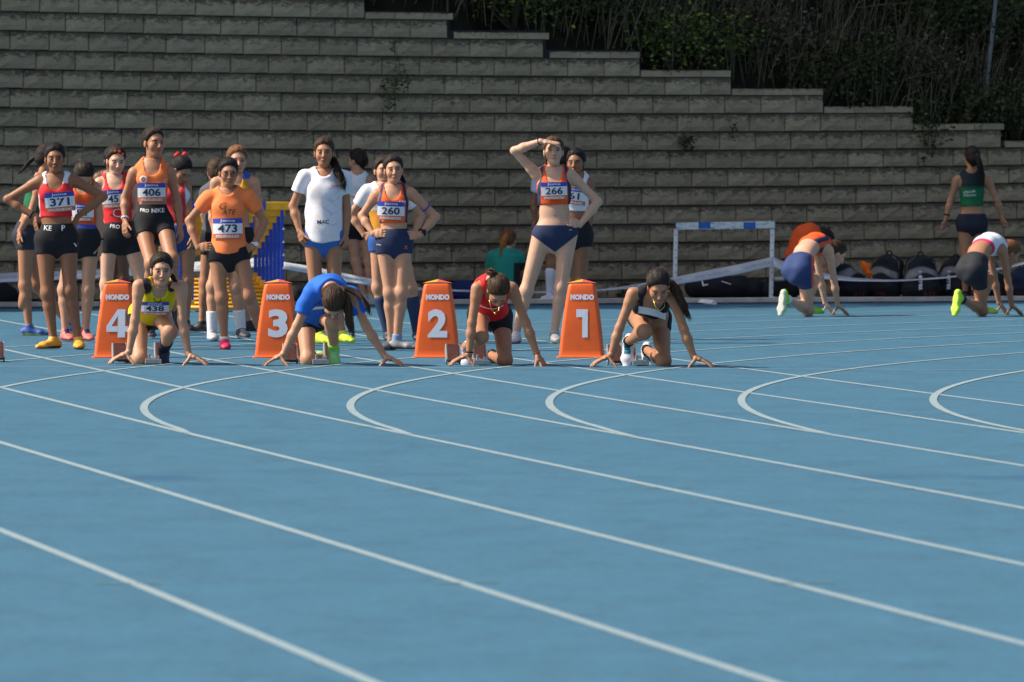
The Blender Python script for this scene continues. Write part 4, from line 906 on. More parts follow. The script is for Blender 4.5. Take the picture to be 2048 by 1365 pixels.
p = Person('red-haired girl in teal T-shirt sitting with her back to the track', 606, 1.55, dict(hd=(1017, 482, .1), nk=(1012, 505), sr=(1038, 515, .05), sl=(984, 514, .05), er=(1049, 556, .14), el=(974, 552, .1), wr=(1040, 566, .32), wl=(990, 570, .32),
    hr=(1026, 587, 0), hl=(996, 587, 0), kr=(1046, 545, .42), kl=(985, 545, .42), ar=(1040, 594, .62), al=(990, 594, .62)), 'pale', face=165, pitch=15, group=G4)
p.body([], HAIR['auburn']); p.top(lambda p, V: blend(base(V, (.02, .28, .22)), soft(loc(p, V)[0] * -1 - .085, .01) * soft(.75 - loc(p, V)[2], .03), (.02, .02, .025)), kind='tee', low=.02, sleeve=.55); p.bottom((.03, .03, .035), leg=.4); p.hair('auburn', part=False)
p.tail([(0, -.095, .05), (.0, -.14, .0), (.02, -.15, -.1), (.03, -.15, -.24)], 'red', .036, 80, wave=.014)
for q in 'rl': p.shoe(q, (.5, .5, .55), (0, 1, 0))

# --- sprinters at the blocks
p = Person('sprinter in yellow and black singlet, bib 438, crouched beside lane box 4', 731, 1.66, dict(hd=(323, 540, -.12), nk=(320, 569, .04), sr=(278, 572, .0), sl=(363, 574, .0), er=(270, 640, .0), el=(364, 640, .0), wr=(258, 705, .0), wl=(377, 709, .0), mid=(308, 606, .30),
    hr=(276, 632, .52), hl=(322, 632, .52), kr=(280, 718, .28), kl=(340, 664, .12), ar=(250, 706, .70), al=(328, 698, .42)), 'fair', face=6, pitch=12, group=G2)
p.body([plant('r', -1), plant('l', 1)], HAIR['black'], h=.0085); p.top(yellow_black, kind='singlet', low=.06, arm=.070, neck=(.060, .085), scoop=(.975, .055)); p.bottom(BLACK, high=.16, leg=.36); p.hair('dark', line=-.004); p.tail([(.03, -.09, .0), (.07, -.08, -.05), (.10, -.07, -.09), (.13, -.07, -.12)], 'dark', .02, 36)
p.bib('438', 311, 614, .21, .10, on=('singlet',), dz=.2, plane_fw=(0, -1, -.1)); p.print_on('j', 294, 582, wid=.06, hei=.03, on=('singlet',), mat='ink_black', bold=.03, tilt=70); p.print_on('O', 315, 599, wid=.055, hei=.05, on=('singlet',), mat=('ink_black'), bold=-.02)
p.ring('headband', p.hp(0, -.016, .055), p.HR[2] * 1 + p.HR[1] * .35, .083 * p.k, .006, M['black'])
p.shoe('l', (.02, .03, .07), (-.02, -.62, -.8), up=(0, -.8, .62), sole=(.1, .1, .1), sock=(.018, .025, .06), sock_h=.14); p.shoe('r', (.05, .07, .16), (-.05, -.45, -.9), up=(-.2, -.9, .45), sole=(.45, .6, .1))

p = Person('sprinter in blue T-shirt with long loose hair, head down beside lane box 3', 732, 1.64, dict(hd=(667, 606, -.16), nk=(661, 578, -.02), sr=(622, 588, .0), sl=(703, 590, .0), er=(594, 652, .0), el=(732, 652, .0), wr=(566, 710, .0), wl=(769, 712, .0), mid=(648, 590, .26),
    hr=(611, 634, .50), hl=(650, 632, .52), kr=(616, 720, .30), kl=(664, 645, .10), ar=(640, 716, .72), al=(667, 694, .40)), 'fair', face=4, pitch=88, group=G2)
p.body([plant('r', -1), plant('l', 1)], HAIR['dark']); p.top((.022, .14, .62), kind='tee', low=.06, sleeve=.62, loose=.018); p.bottom(BLACK, high=.14, leg=.34); p.hair('brown', part=False, line=-.01)
p.tail([(.0, .06, .10), (.05, .03, .10), (.09, -.02, .04), (.11, -.05, -.06), (.12, -.07, -.16), (.14, -.07, -.25)], 'brown', .036, 120, wave=.016, seed=3, world=True); p.tail([(.02, .07, .11), (.12, .08, .10), (.20, .05, .05), (.25, .02, -.02), (.265, .0, -.09)], 'brown', .022, 44, 'loose_hair', .012, 5, world=True)
p.ring('hair_tie', p.hp(.01, -.09, .055), p.HR[1], .02, .007, M['ink_white']); p.bib('', 642, 622, .13, .035, on=('t_shirt',), white=True, tilt=-20)
p.shoe('l', (.25, .72, .22), (.06, -.45, -.9), up=(0, -.9, .45), sole=(.3, .6, .5), lace=(.4, .85, .5), sock=(.3, .75, .1), sock_h=.06, size=1.05); p.shoe('r', (.3, .75, .15), (.1, -.5, -.85), up=(0, -.85, .5), sole=(.4, .6, .2))

p = Person('sprinter in red singlet with hair in a bun, head down beside lane box 2', 733, 1.62, dict(hd=(996, 582, -.15), nk=(988, 566, .02), sr=(955, 577, .0), sl=(1024, 577, .0), er=(944, 646, .0), el=(1052, 646, .0), wr=(938, 709, .0), wl=(1074, 709, .0), mid=(980, 594, .26),
    hr=(957, 630, .50), hl=(1003, 634, .50), kr=(962, 674, .08), kl=(1010, 721, .28), ar=(932, 695, .40), al=(984, 712, .70)), 'tan', face=10, pitch=69, group=G2)
p.body([plant('r', -1), ('l', dict(d=(.45, -.2, -.72), n=(-.5, .3, -.6), curl=.05, spread=.55, thumb=(-.25, -.3, -.85), scale=1.12))], HAIR['brown']); p.top((.72, .02, .028), kind='singlet', low=.10, arm=.080); p.bottom(BLACK, high=.16, leg=.36); p.hair('brown', part=False, line=-.006)
p.tail([(-.03, -.085, .07), (-.06, -.11, .09), (-.05, -.13, .05), (-.02, -.12, .04)], 'chestnut', .034, 60, 'bun', .012); p.bib('', 980, 617, .2, .03, on=('singlet',), white=True, dz=.2)
p.ring('wristband', p.J['wr'] * .93 + p.J['er'] * .07, p.J['wr'] - p.J['er'], .027, .006, M['black']); p.ring('bracelet', p.J['wl'] * .95 + p.J['el'] * .05, p.J['wl'] - p.J['el'], .027, .004, M['ink_red'])
mb = MB(); mb.tube([p.hp(.03, .03, -.12), p.hp(.025, .10, -.155), p.hp(-.005, .115, -.16), p.hp(-.03, .10, -.15), p.hp(-.05, .03, -.12)], .0025, 5); mb.box(p.hp(-.002, .12, -.166), (.014, .006, .016)); mb.build('necklace', M['gold'], p.root, True)
p.shoe('r', (.55, .58, .68), (-.05, -.5, -.86), up=(-.25, -.86, .45), sole=(.5, .5, .55), lace=(.05, .1, .5)); p.shoe('l', (.02, .025, .03), (0, -.5, -.86), up=(0, -.86, .5), sole=(.3, .3, .3), lace=(.05, .35, .2))

p = Person('sprinter in black crop top with wavy hair, crouched beside lane box 1', 735, 1.66, dict(hd=(1317, 573, -.14), nk=(1309, 588, .02), sr=(1266, 588, .0), sl=(1347, 596, .0), er=(1239, 656, .0), el=(1368, 660, .0), wr=(1222, 711, .0), wl=(1387, 713, .0), mid=(1298, 612, .30),
    hr=(1278, 634, .52), hl=(1320, 641, .52), kr=(1288, 664, .06), kl=(1327, 722, .28), ar=(1256, 684, .36), al=(1293, 700, .70)), 'tan', face=6, pitch=40, roll=6, group=G2)
p.body([plant('r', -1), plant('l', 1)], HAIR['brown']); p.top(BLACK, low=.40, arm=.080, neck=(.080, .085)); p.bottom(BLACK, 'briefs', high=.14, leg=.04); p.hair('dark', part=False, line=-.004)
p.tail([(.02, .10, .03), (.08, .08, .02), (.13, .04, -.03), (.165, .01, -.10), (.185, -.01, -.17), (.215, -.02, -.23)], 'brown', .036, 130, wave=.020, world=True); p.bib('', 1304, 631, .205, .048, on=('crop_top', 'body'), white=True, tilt=-8, dz=.16, plane_fw=(0, -1, .25))
mb = MB(); mb.tube([p.hp(-.045, .02, -.10), p.hp(-.03, .08, -.135), p.hp(.0, .10, -.15), p.hp(.03, .08, -.135), p.hp(.045, .02, -.10)], .003, 5); mb.build('necklace', M['gold'], p.root, True); p.print_on('adidas', 1284, 617, wid=.05, hei=.02, on=('crop_top',))
for q, t_ in (('r', (-.12, -.4, -.9)), ('l', (.02, -.45, -.88))): p.shoe(q, (.70, .70, .76), t_, up=(-.15, -.88, .45), sole=(.68, .68, .72), tongue=(.01, .02, .025), lace=(.02, .35, .45), sock=(.01, .012, .015), sock_h=.03, size=1.06)

# --- runners near the kerb on the right
def kneeler(label, dx, J0, skin, topc, botc, shoe, sock, hairc, **kw):
    J = {q: (v[0] + dx, *v[1:]) for q, v in J0.items()}
    p = Person(label, 634, 1.60, J, skin, group=G3, **kw); p.body([('r', dict(d=(.75, .35, -.6), n=(-.35, -.1, -.9), curl=.1, spread=.3, thumb=(-.6, .2, -.6))), ('l', dict(d=(.6, .3, -.72), n=(-.3, -.1, -.9), curl=.1, spread=.3, thumb=(-.5, .3, -.6)))], HAIR[hairc]); return p
J20 = dict(hd=(1672, 508, .62), nk=(1649, 492, .50), sr=(1658, 503, .36), sl=(1630, 496, .66), er=(1668, 560, .38), el=(1640, 552, .72), wr=(1675, 611, .42), wl=(1650, 606, .76), mid=(1618, 494, .28),
    hr=(1609, 543, .0), hl=(1582, 541, .10), kr=(1616, 622, .14), kl=(1628, 560, .42), ar=(1572, 597, -.14), al=(1616, 612, .34))
p = kneeler('kneeling runner in orange top with navy waves and navy shorts, back to the track', 0, J20, 'pale', None, None, None, None, 'brown', face=110, pitch=40)
def waves(p, V):
    s, f, t = loc(p, V); c = base(V, ORANGE); m = soft(.024 - np.abs((f - .02) % .10 - .045 - .02 * np.sin(t * 9)), .012) * soft(-s - .06, .02); return blend(c, m, NAVY)
p.top(waves, low=.50, arm=.07); p.bottom(lambda p, V: blend(base(V, (.03, .055, .16)), soft(V[:, 0] - p.J['hr'][0] - .066, .012), ORANGE), high=.2, leg=.40); p.hair('brown'); p.print_on('ATLETISME', 1617, 494, wid=.11, hei=.014, on=('crop_top',), tilt=-3)
p.tail([(0, -.09, .04), (-.02, -.13, .05), (-.05, -.20, .02)], 'auburn', .022, 30)
p.shoe('r', (.25, .80, .02), (-.12, -.1, -1), up=(.55, .8, 0), sole=(.55, .56, .5), sock=(.7, .72, .78), sock_h=.05, size=1.05); p.shoe('l', (.25, .80, .02), (.9, .4, 0), sole=(.5, .8, .1))
p = kneeler('kneeling runner in white and pink crop top and black shorts, back to the track', 348, J20, 'tan', None, None, None, None, 'auburn', face=110, pitch=40)
p.top(white_pink, low=.46, arm=.07); p.bottom(band((.02, .023, .03), (.03, .03, .05), .2, .04), high=.2, leg=.42); p.hair('auburn'); p.tail([(0, -.09, .04), (-.02, -.12, .05), (-.03, -.13, .0)], 'red', .026, 40, 'bun', .01); p.print_on('ADIDAS', 1946, 504, wid=.17, hei=.02, on=('shorts',), tilt=-6)
p.shoe('r', (.45, .80, .02), (-.12, -.1, -1), up=(.55, .8, 0), sole=(.55, .85, .08), sock=(.02, .03, .06), sock_h=.06, size=1.05); p.shoe('l', (.5, .8, .03), (.9, .4, 0), sole=(.6, .6, .6), sock=(.02, .02, .03), sock_h=.05)
p.ring('hair_tie', p.hp(0, -.1, .04), p.HR[1], .022, .007, plain('tie_yellow', (.7, .45, .03)))

p = Person('person in orange top bending over by the bags, behind a kneeling runner', 604, 1.62, dict(hd=(1646, 482, .0), nk=(1630, 476, .0), sr=(1632, 486, -.15), sl=(1626, 482, .15), er=(1646, 528, -.16), el=(1640, 525, .16), wr=(1656, 566, -.1), wl=(1655, 565, .12), mid=(1606, 478, .0),
    hr=(1594, 528, -.08), hl=(1594, 526, .08), kr=(1640, 548, -.14), kl=(1636, 548, .12), ar=(1608, 590, -.1), al=(1610, 590, .1)), 'tan', face=95, pitch=55, group=G4, fine=False)
p.body([], HAIR['dark'], h=.010); p.top(ORANGE, kind='tee', low=.02, sleeve=.8, h=.01, loose=.028); p.bottom(lambda p, V: blend(base(V, (.03, .045, .14)), soft(.03 - np.abs(loc(p, V)[1] - .1), .02), ORANGE), leg=.8, off=.016, h=.01); p.hair('dark')
for q in 'rl': p.shoe(q, (.6, .6, .62), (1, -.2, 0), sole=(.5, .5, .5))

p = Person('girl in dark green top and navy shorts walking away along the wall', 603, 1.565, dict(hd=(1944, 316, .0), nk=(1943, 346, .0), sr=(1975, 361), sl=(1914, 361), er=(1994, 400), el=(1901, 402), wr=(2003, 432, .05), wl=(1892, 436, -.02),
    hr=(1960, 448), hl=(1928, 448), kr=(1952, 522, .05), kl=(1932, 522, -.02), ar=(1948, 588, -.1), al=(1930, 588, .0)), 'tan', face=192, pitch=0, group=G4)
p.body([hang('r', .1), hang('l', -.1)], HAIR['dark']); p.top(green_dark, low=.34, arm=.088); p.bottom((.016, .02, .038), high=.2, leg=.2); p.hair('dark', part=False); p.tail([(0, -.095, .04), (-.02, -.14, .01), (-.05, -.15, -.09), (-.075, -.15, -.2), (-.085, -.14, -.30)], 'dark', .036, 90, wave=.008); p.watch('l', M['black'])
p.print_on('CLUB', 1938, 384, wid=.12, hei=.022, on=('crop_top',), tilt=8); p.print_on('ATLETIC', 1939, 391, wid=.13, hei=.018, on=('crop_top',), tilt=2)
for q in 'rl': p.shoe(q, (.03, .03, .04), (0, 1, 0), sock=(.02, .02, .025), sock_h=.03)

# ---------------------------------------------------------------- lane boxes
M['orange_box'] = plain('orange_plastic', (.80, .122, .016), .42, .10, 6, .5)
M['box_yellow'] = plain('box_yellow', (.75, .36, .02), .5); M['box_pink'] = plain('box_pink', (.72, .08, .07), .5); M['box_grey'] = plain('box_grey', (.09, .07, .075), .5); M['box_print'] = plain('box_print', (.66, .70, .80), .5, .03)
def lane_box(num, px, rz):
    Yb = F * CAM_H / (716 - HZ) + .12; root = empty('lane_box', [(px - 1024) / F * Yb, Yb, 0], math.radians(rz)); tag(root, 'orange tapered lane marker box with a white number %s, beside the sprinter in %s' % {'1': ('one', 'black'), '2': ('two', 'red'), '3': ('three', 'blue'), '4': ('four', 'yellow')}[num], 'lane box', 'numbered lane boxes on the start')
    wb, wt_, hh = .393, .250, .566
    def ringp(wd, z, rad):              # rounded triangle, flat side to -Y
        R = wd / math.sqrt(3); P = []; C = [(-wd / 2, -R / 2), (wd / 2, -R / 2), (0, R)]
        for i, (cx, cy) in enumerate(C):
            L = math.hypot(cx, cy); s_ = 1 - 2 * rad / L; ox, oy = cx * s_, cy * s_; a0 = [210, 330, 90][i]
            for a in np.linspace(a0 - 60, a0 + 60, 9): P.append((ox + rad * math.cos(math.radians(a)), oy + rad * math.sin(math.radians(a)), z))
        return P
    lv = [(wb + .035, 0, .03), (wb + .035, .008, .03), (wb + .006, .014, .03)] + [(wb + (wt_ - wb) * (t + .10 * math.sin(math.pi * t) * -1), hh * t, .03) for t in np.linspace(.03, .97, 14)] + [(wt_ - .012, hh - .004, .027), (wt_ - .035, hh + .002, .02)]
    V = []; Fc = []; n = 27
    for wd, z, r in lv: V += ringp(wd, z, r)
    for i in range(len(lv) - 1):
        for j in range(n): k2 = (j + 1) % n; Fc.append((i * n + j, i * n + k2, (i + 1) * n + k2, (i + 1) * n + j))
    Fc.append(tuple((len(lv) - 1) * n + j for j in range(n))); me = mesh('shell', V, Fc, True); me.set_sharp_from_angle(angle=math.radians(40)); link('shell', me, M['orange_box'], root)
    R = (wt_ - .02) / math.sqrt(3); A = (0, 0, hh + .034); C = [(-(wt_ - .02) / 2, -R / 2, hh + .004), ((wt_ - .02) / 2, -R / 2, hh + .004), (0, R, hh + .004)]
    A = (0, R * .1, hh + .031); Mx = (.004, -R * .36, hh + .014)
    cap = MB(); cap.add([C[0], C[1], Mx], [(0, 1, 2)]); o = cap.build('cap', M['box_grey'], root)
    c2 = MB(); c2.add([C[0], Mx, A, C[2]], [(0, 1, 2), (0, 2, 3)]); c2.build('yellow_facet', M['box_yellow'], o); c2 = MB(); c2.add([C[1], A, Mx, C[2]], [(0, 1, 2), (0, 3, 1)]); c2.build('pink_facet', M['box_pink'], o)
    def face_y(z): t = z / hh; wd = wb + (wt_ - wb) * (t - .10 * math.sin(math.pi * t)); return -wd / (2 * math.sqrt(3))
    for s, zc, hgt, wid, bo in ((num, .262, .215, {'1': .088, '2': .15, '3': .15, '4': .165}[num], .045), ('MONDO', .462, .042, .182, .075)):
        if s == '1': V2, Fc = np.array([(-.05, .5), (.5, .5), (.5, -.5), (.02, -.5), (.02, .22), (-.5, .22), (-.5, .5)]) * (wid, hgt), [[0, 1, 2, 3, 4], [0, 4, 5, 6]]
        elif s == '4':
            V2 = np.array([(.02, .5), (.37, .5), (.37, -.10), (.5, -.10), (.5, -.30), (.37, -.30), (.37, -.5), (.02, -.5), (.02, -.30), (-.5, -.30), (-.5, -.10), (.02, .26), (.02, -.10), (-.26, -.10)]) * (wid, hgt)
            Fc = [[1, 0, 11, 12, 8, 7, 6, 5, 2], [2, 5, 4, 3], [12, 13, 10, 9, 8], [0, 10, 13, 11]]
        else: V2, Fc = letters(s, wid, hgt, bo)
        V = [(x + .004, face_y(zc + y) - .0035, zc + y) for x, y in V2]; link('lettering', mesh('lettering', V, Fc), M['box_print'], root)
for num, px, rz in (('1', 1165, -5), ('2', 876, -4), ('3', 557, -3), ('4', 236, -3)): lane_box(num, px, rz)

# ---------------------------------------------------------------- starting blocks
M['rubber'] = plain('red_rubber', (.085, .035, .033), .8, .25, 40, .2, 0, .4)
def starting_block(px, yline, label, dl=-.20, dr=.10):
    Yb = F * CAM_H / (yline - HZ); root = empty('starting_block', [(px - 1024) / F * Yb, Yb, 0], TH * .5); tag(root, label, 'starting block', 'starting blocks on the start line')
    mb = MB(); mb.box((0, .62, .028), (.055, .80, .03), None, .004); mb.build('rail', M['steel'], root)
    mb = MB(); mb.box((0, .19, .024), (.12, .05, .034), None, .004); mb.box((-.03, .19, .055), (.018, .04, .05), None, .003); mb.box((.03, .19, .050), (.03, .035, .03), None, .003); mb.build('front_plate', M['steel'], root)
    for dx, dy in ((dl, .50), (dr, .72)):
        R = np.array(Matrix.Rotation(math.radians(-38), 3, 'X')); mb = MB(); mb.box((dx, dy, .085), (.085, .022, .155), R, .004); o = mb.build('pedal', M['rubber'], root)
        mb = MB()
        for e in (-1, 1): mb.box((dx + e * .050, dy + .03, .075), (.012, .07, .145), R, .003)
        mb.box((dx, dy + .09, .03), (.1, .1, .02), None, .003); mb.tube([(dx, dy + .10, .03), (dx, dy + .03, .12)], .008, 6); mb.box(((dx) / 2, dy + .06, .022), (abs(dx) + .02, .03, .02), None, .003); mb.build('bracket', M['steel'], o)
starting_block(309, 731, 'starting block under the sprinter in yellow', -.235, .09); starting_block(645, 732, 'starting block under the sprinter in blue', -.205, .115)
starting_block(968, 733, 'starting block under the sprinter in red', -.185, .03); starting_block(1287, 734, 'starting block under the sprinter in black', -.16, -.03); starting_block(-32, 730, 'empty starting block in lane 5, beyond lane box 4', -.2, .12)

# ---------------------------------------------------------------- hurdles
M['hurdle_yellow'] = plain('hurdle_yellow', (.74, .36, .014), .45, .1, 15); M['hurdle_blue'] = plain('hurdle_blue', (.018, .06, .42), .45, .1, 15)
def stacked_hurdle(i):
    Yb = 81.6 + .085 * i; s = F / Yb; x = (474 - 1024) / F * Yb - .036 * i; zt = 1.055 - .062 * i; zb = .045 + .036 * i
    root = empty('stacked_hurdle', [x, Yb, 0]); tag(root, '%s yellow and blue hurdle of the row nested behind the orange T-shirt' % ['tallest', 'second tallest', 'third tallest', 'fourth tallest', 'fourth lowest', 'third lowest', 'second lowest', 'lowest'][i], 'hurdle', 'hurdles nested in one row')
    mb = MB(); mb.box((0, 0, zt - .04), (1.0, .022, .08), None, .006); o = mb.build('board', M['hurdle_yellow'], root)
    for xx in (-.41, .25): mb = MB(); mb.box((xx, -.0005, zt - .04), (.06 if xx < 0 else .05, .027, .082), None, .003); mb.build('blue_stripe', M['hurdle_blue'], o)
    for xx in (-.43, .43): mb = MB(); mb.box((xx, .018, (zt + zb) / 2 - .04), (.034, .034, zt - zb - .08), None, .004); mb.build('upright', M['hurdle_blue'], root)
    mb = MB(); mb.tube([(-.60, 0, zb), (.58, 0, zb)], .019, 10); b = mb.build('base_bar', M['hurdle_yellow'], root, True)
    mb = MB(); mb.tube([(.58, 0, zb), (.63, 0, zb)], .023, 10); mb.build('end_cap', M['black'], b, True)
    for xx in (-.43, .43):
        mb = MB(); mb.tube([(xx, .02, zb), (xx, .30, zb - .0)], .017, 8); mb.box((xx, .02, zb + .04), (.046, .046, .06), None, .004); mb.build('foot', M['hurdle_yellow'], root)
for i in range(8): stacked_hurdle(i)
mb = MB(); Yb = 81.58
for k_, z in enumerate(np.linspace(.30, .80, 5)): c = np.array([(564.5 - 1024) / F * Yb + .012, Yb, z]); mb.add([c + [-.012, -.001, -.012], c + [.012, -.001, -.012], c + [0, -.001, .014]], [(0, 1, 2)])
o = bpy.data.objects['stacked_hurdle']; me = mesh('peg_mark', np.array(mb.v) - np.array(o.location), mb.f); link('peg_mark', me, M['ink_white'], o)
M['hurdle_worn'] = None
def worn_paint():
    m, t, p = nodes('worn_white_paint'); n = noise(t, objco(t, (3, 1, 8)), 4, 6, .7); c = ramp(t, n, [(.35, (.26, .34, .42)), (.5, (.62, .68, .72)), (.7, (.74, .76, .76))])
    t.links.new(c, p.inputs['Base Color']); p.inputs['Roughness'].default_value = .5; return m
M['hurdle_worn'] = worn_paint()
Yh = 86.3; root = empty('practice_hurdle', at(1447, 600, Yh).tolist()); tag(root, 'worn white hurdle with blue patches on its bar, standing at the kerb', 'hurdle')
b0 = at(1447, 600, Yh); L = lambda x, y, dz=0: at(x, y, Yh + dz) - b0
R = np.array(Matrix.Rotation(-.018, 3, 'Y')); mb = MB(); mb.box((L(1352, 453) + L(1550, 450)) / 2, (1.0, .03, .072), R, .005); o = mb.build('board', M['hurdle_worn'], root)
for x0, x1 in ((1397, 1421), (1487, 1511)): mb = MB(); mb.box((L(x0, 452) + L(x1, 450.5)) / 2 + [0, -.002, 0], (.122, .032, .066), R, .004); mb.build('blue_patch', plain('patch_blue', (.02, .13, .48), .5), o)
for x in (1352, 1545):
    mb = MB(); mb.box((L(x, 460) + L(x - 3, 601)) / 2 + [0, .022, 0], (.042, .03, .73), np.array(Matrix.Rotation(.02, 3, 'Y')), .004); u_ = mb.build('upright', M['white'], root)
    mb = MB(); 
    for z in np.linspace(-.3, .3, 9): mb.tube([(L(x, 460) + L(x - 3, 601)) / 2 + [.006, .006, z], (L(x, 460) + L(x - 3, 601)) / 2 + [.006, .004, z]], .006, 6)
    mb.build('peg_hole', M['ink_black'], u_)
mb = MB(); mb.tube([L(1347, 600, .0), L(1428, 607.5, -1.15)], .034, 4); mb.build('foot', M['white'], root); mb = MB(); mb.tube([L(1541, 598, 0), L(1575, 603, -.6)], .026, 4); mb.build('foot', M['white'], root); mb = MB(); mb.box((L(1347, 600) + L(1541, 599)) / 2 + [0, 0, -.0], (1.0, .03, .03), None, .003); mb.build('base_bar', M['white'], root)

# ---------------------------------------------------------------- barrier tape
def tape_material():
    m, t, p = nodes('barrier_tape'); uv = t.nodes.new('ShaderNodeUVMap'); uv.uv_map = 'UVMap'
    br = t.nodes.new('ShaderNodeTexBrick'); mp = t.nodes.new('ShaderNodeMapping'); t.links.new(uv.outputs[0], mp.inputs[0]); t.links.new(mp.outputs[0], br.inputs[0])
    n = noise(t, mp.outputs[0], 22, 3, .6); sep = t.nodes.new('ShaderNodeSeparateXYZ'); t.links.new(uv.outputs[0], sep.inputs[0])
    w1 = N(t, 'ShaderNodeMath', operation='PINGPONG'); t.links.new(sep.outputs[0], w1.inputs[0]); w1.inputs[1].default_value = .28
    row = ramp(t, sep.outputs[1], [(.30, 0.0), (.36, 1.0), (.62, 1.0), (.68, 0.0)])
    wt = N(t, 'ShaderNodeMath', operation='MULTIPLY'); t.links.new(ramp(t, n, [(.48, 0.0), (.52, .75)]), wt.inputs[0]); t.links.new(row, wt.inputs[1])
    ink = ramp(t, w1.outputs[0], [(.0, (.05, .08, .2)), (.45, (.06, .08, .16)), (.5, (.12, .35, .7)), (.8, (.15, .4, .75)), (.82, (.55, .15, .2))])
    g_ = N(t, 'ShaderNodeMath', operation='MULTIPLY'); t.links.new(wt.outputs[0], g_.inputs[0]); t.links.new(ramp(t, w1.outputs[0], [(.05, 0.0), (.1, 1.0)]), g_.inputs[1])
    t.links.new(mixc(t, g_.outputs[0], (.80, .83, .88), ink), p.inputs['Base Color']); p.inputs['Roughness'].default_value = .35
    tr = t.nodes.new('ShaderNodeBsdfTranslucent'); tr.inputs[0].default_value = (.85, .88, .92, 1); mx = t.nodes.new('ShaderNodeMixShader'); mx.inputs[0].default_value = .45
    t.links.new(p.outputs[0], mx.inputs[1]); t.links.new(tr.outputs[0], mx.inputs[2]); t.links.new(mx.outputs[0], t.nodes['Material Output'].inputs[0]); return m
M['tape'] = tape_material()
def tape(label, pts):                 # (x, y centre, width px, depth)
    pts = np.array(pts, float); n = 60; t = np.linspace(0, 1, n); u_ = np.linspace(0, 1, len(pts)); q = np.stack([np.interp(t, u_, pts[:, i]) for i in range(4)], 1)
    for _ in range(4): q[1:-1] = (q[:-2] + 2 * q[1:-1] + q[2:]) / 4
    A = np.array([at(x, y - w_ / 2, Y + .06 + max(0, .09 - w_ / F * Y) * .7) for x, y, w_, Y in q]); B_ = np.array([at(x, y + w_ / 2, Y - .06) for x, y, w_, Y in q]); rp = (A + B_) / 2
    o0 = rp[0].copy(); o0[2] = 0; V = np.concatenate([A, B_]) - o0; i = np.arange(n - 1); Fc = np.stack([i, i + n, i + n + 1, i + 1], 1)
    me = mesh('barrier_tape', V, Fc); uvl = me.uv_layers.new(name='UVMap'); d = np.r_[0, np.cumsum(np.linalg.norm(np.diff(rp, axis=0), axis=1))]
    for l, vi in zip(uvl.data, [me.loops[a].vertex_index for a in range(len(me.loops))]): l.uv = (d[vi % n], 0.0 if vi >= n else 1.0)
    o = link('barrier_tape', me, M['tape'], None, o0.tolist()); md = o.modifiers.new('thickness', 'SOLIDIFY'); md.thickness = .002
    tag(o, label, 'tape', 'printed white barrier tape along the kerb'); return o
tape('white printed tape running from the far left to the nested hurdles', [(-60, 558, 18, 83.2), (20, 555, 18, 83.2), (200, 548, 17, 83), (320, 538, 18, 82.8), (400, 533, 19, 82.6), (545, 523, 18, 82.4)])
tape('white printed tape hanging from the blue hurdle posts and twisting thin to the right', [(566, 531, 14, 82.6), (620, 540, 15, 82.8), (680, 554, 17, 83), (750, 566, 13, 83.4), (830, 578, 5, 83.8), (960, 583, 3, 84.2), (1090, 585, 2.5, 84.6), (1205, 580, 3, 85)])
tape('white printed tape rising to the worn white hurdle', [(1205, 580, 3, 85), (1260, 574, 6, 85.2), (1320, 567, 13, 85.5), (1400, 553, 18, 85.8), (1480, 538, 19, 86), (1546, 523, 18, 86.2)])
tape('white printed tape sagging from the worn hurdle past the backpacks', [(1547, 524, 19, 86.2), (1580, 538, 18, 86.2), (1640, 551, 13, 86.2), (1700, 559, 7, 86.2), (1790, 562, 3, 86.2), (1900, 555, 3, 86.3), (1980, 541, 4, 86.4), (2060, 524, 5, 86.5), (2120, 508, 6, 86.6)])

# ---------------------------------------------------------------- bags by the wall
M['bag'] = attr_mat('bag_fabric', .8, .25, .2, 30, .3)
I3 = np.eye(3)
def bag(name, label, px, py, Y, P, colfn, h=.012, group='bags left along the wall', parts=()):
    b = at(px, py, Y); b[2] = .03; root = empty(name, b.tolist()); tag(root, label, 'bag', group)
    f = solid(P, h); f.clip(plane((0, 0, 0), (0, 0, -1))); X, Y_, Z = f.grid(); f.v += (.006 * np.sin(X * 23 + Z * 17) * np.sin(Z * 29 + Y_ * 13 - X * 8)).astype(np.float32)
    V, Q = f.mesh(); o = link('shell', mesh('shell', V, Q, True, colfn(V)), M['bag'], root); tree = BVHTree.FromPolygons(V.tolist(), Q.tolist())
    def lay(s, x, z, wid, hei, mat, rot=0.0, nm='lettering', bold=.01, outline=None):
        V2, Fc = outline if outline is not None else letters(s, wid, hei, bold); a = math.radians(rot); out = []
        V2 = np.stack([V2[:, 0] * math.cos(a) - V2[:, 1] * math.sin(a), V2[:, 0] * math.sin(a) + V2[:, 1] * math.cos(a)], 1)
        for u_, v_ in V2:
            hh = tree.ray_cast(Vector((x + u_, -2, z + v_)), Vector((0, 1, 0)), 5)
            if hh[0] is None: return
            out.append(np.array(hh[0]) + [0, -.004, 0])
        link(nm, mesh(nm, out, Fc), M[mat], root)
    for a in parts: lay(*a[0], **a[1])
    return root
DK = (.014, .016, .021)
def pack_cols(V):
    c = base(V, DK); m = soft(V[:, 2] - (.225 + .035 * np.sin(V[:, 0] * 17 + 1) ), .012) * soft(.29 - V[:, 2] + .03 * np.cos(V[:, 0] * 14), .012) * soft(-V[:, 1] - .05, .02); return blend(c, m, (.21, .21, .215))
M['ink_dullred'] = plain('ink_dullred', (.22, .035, .022), .7)
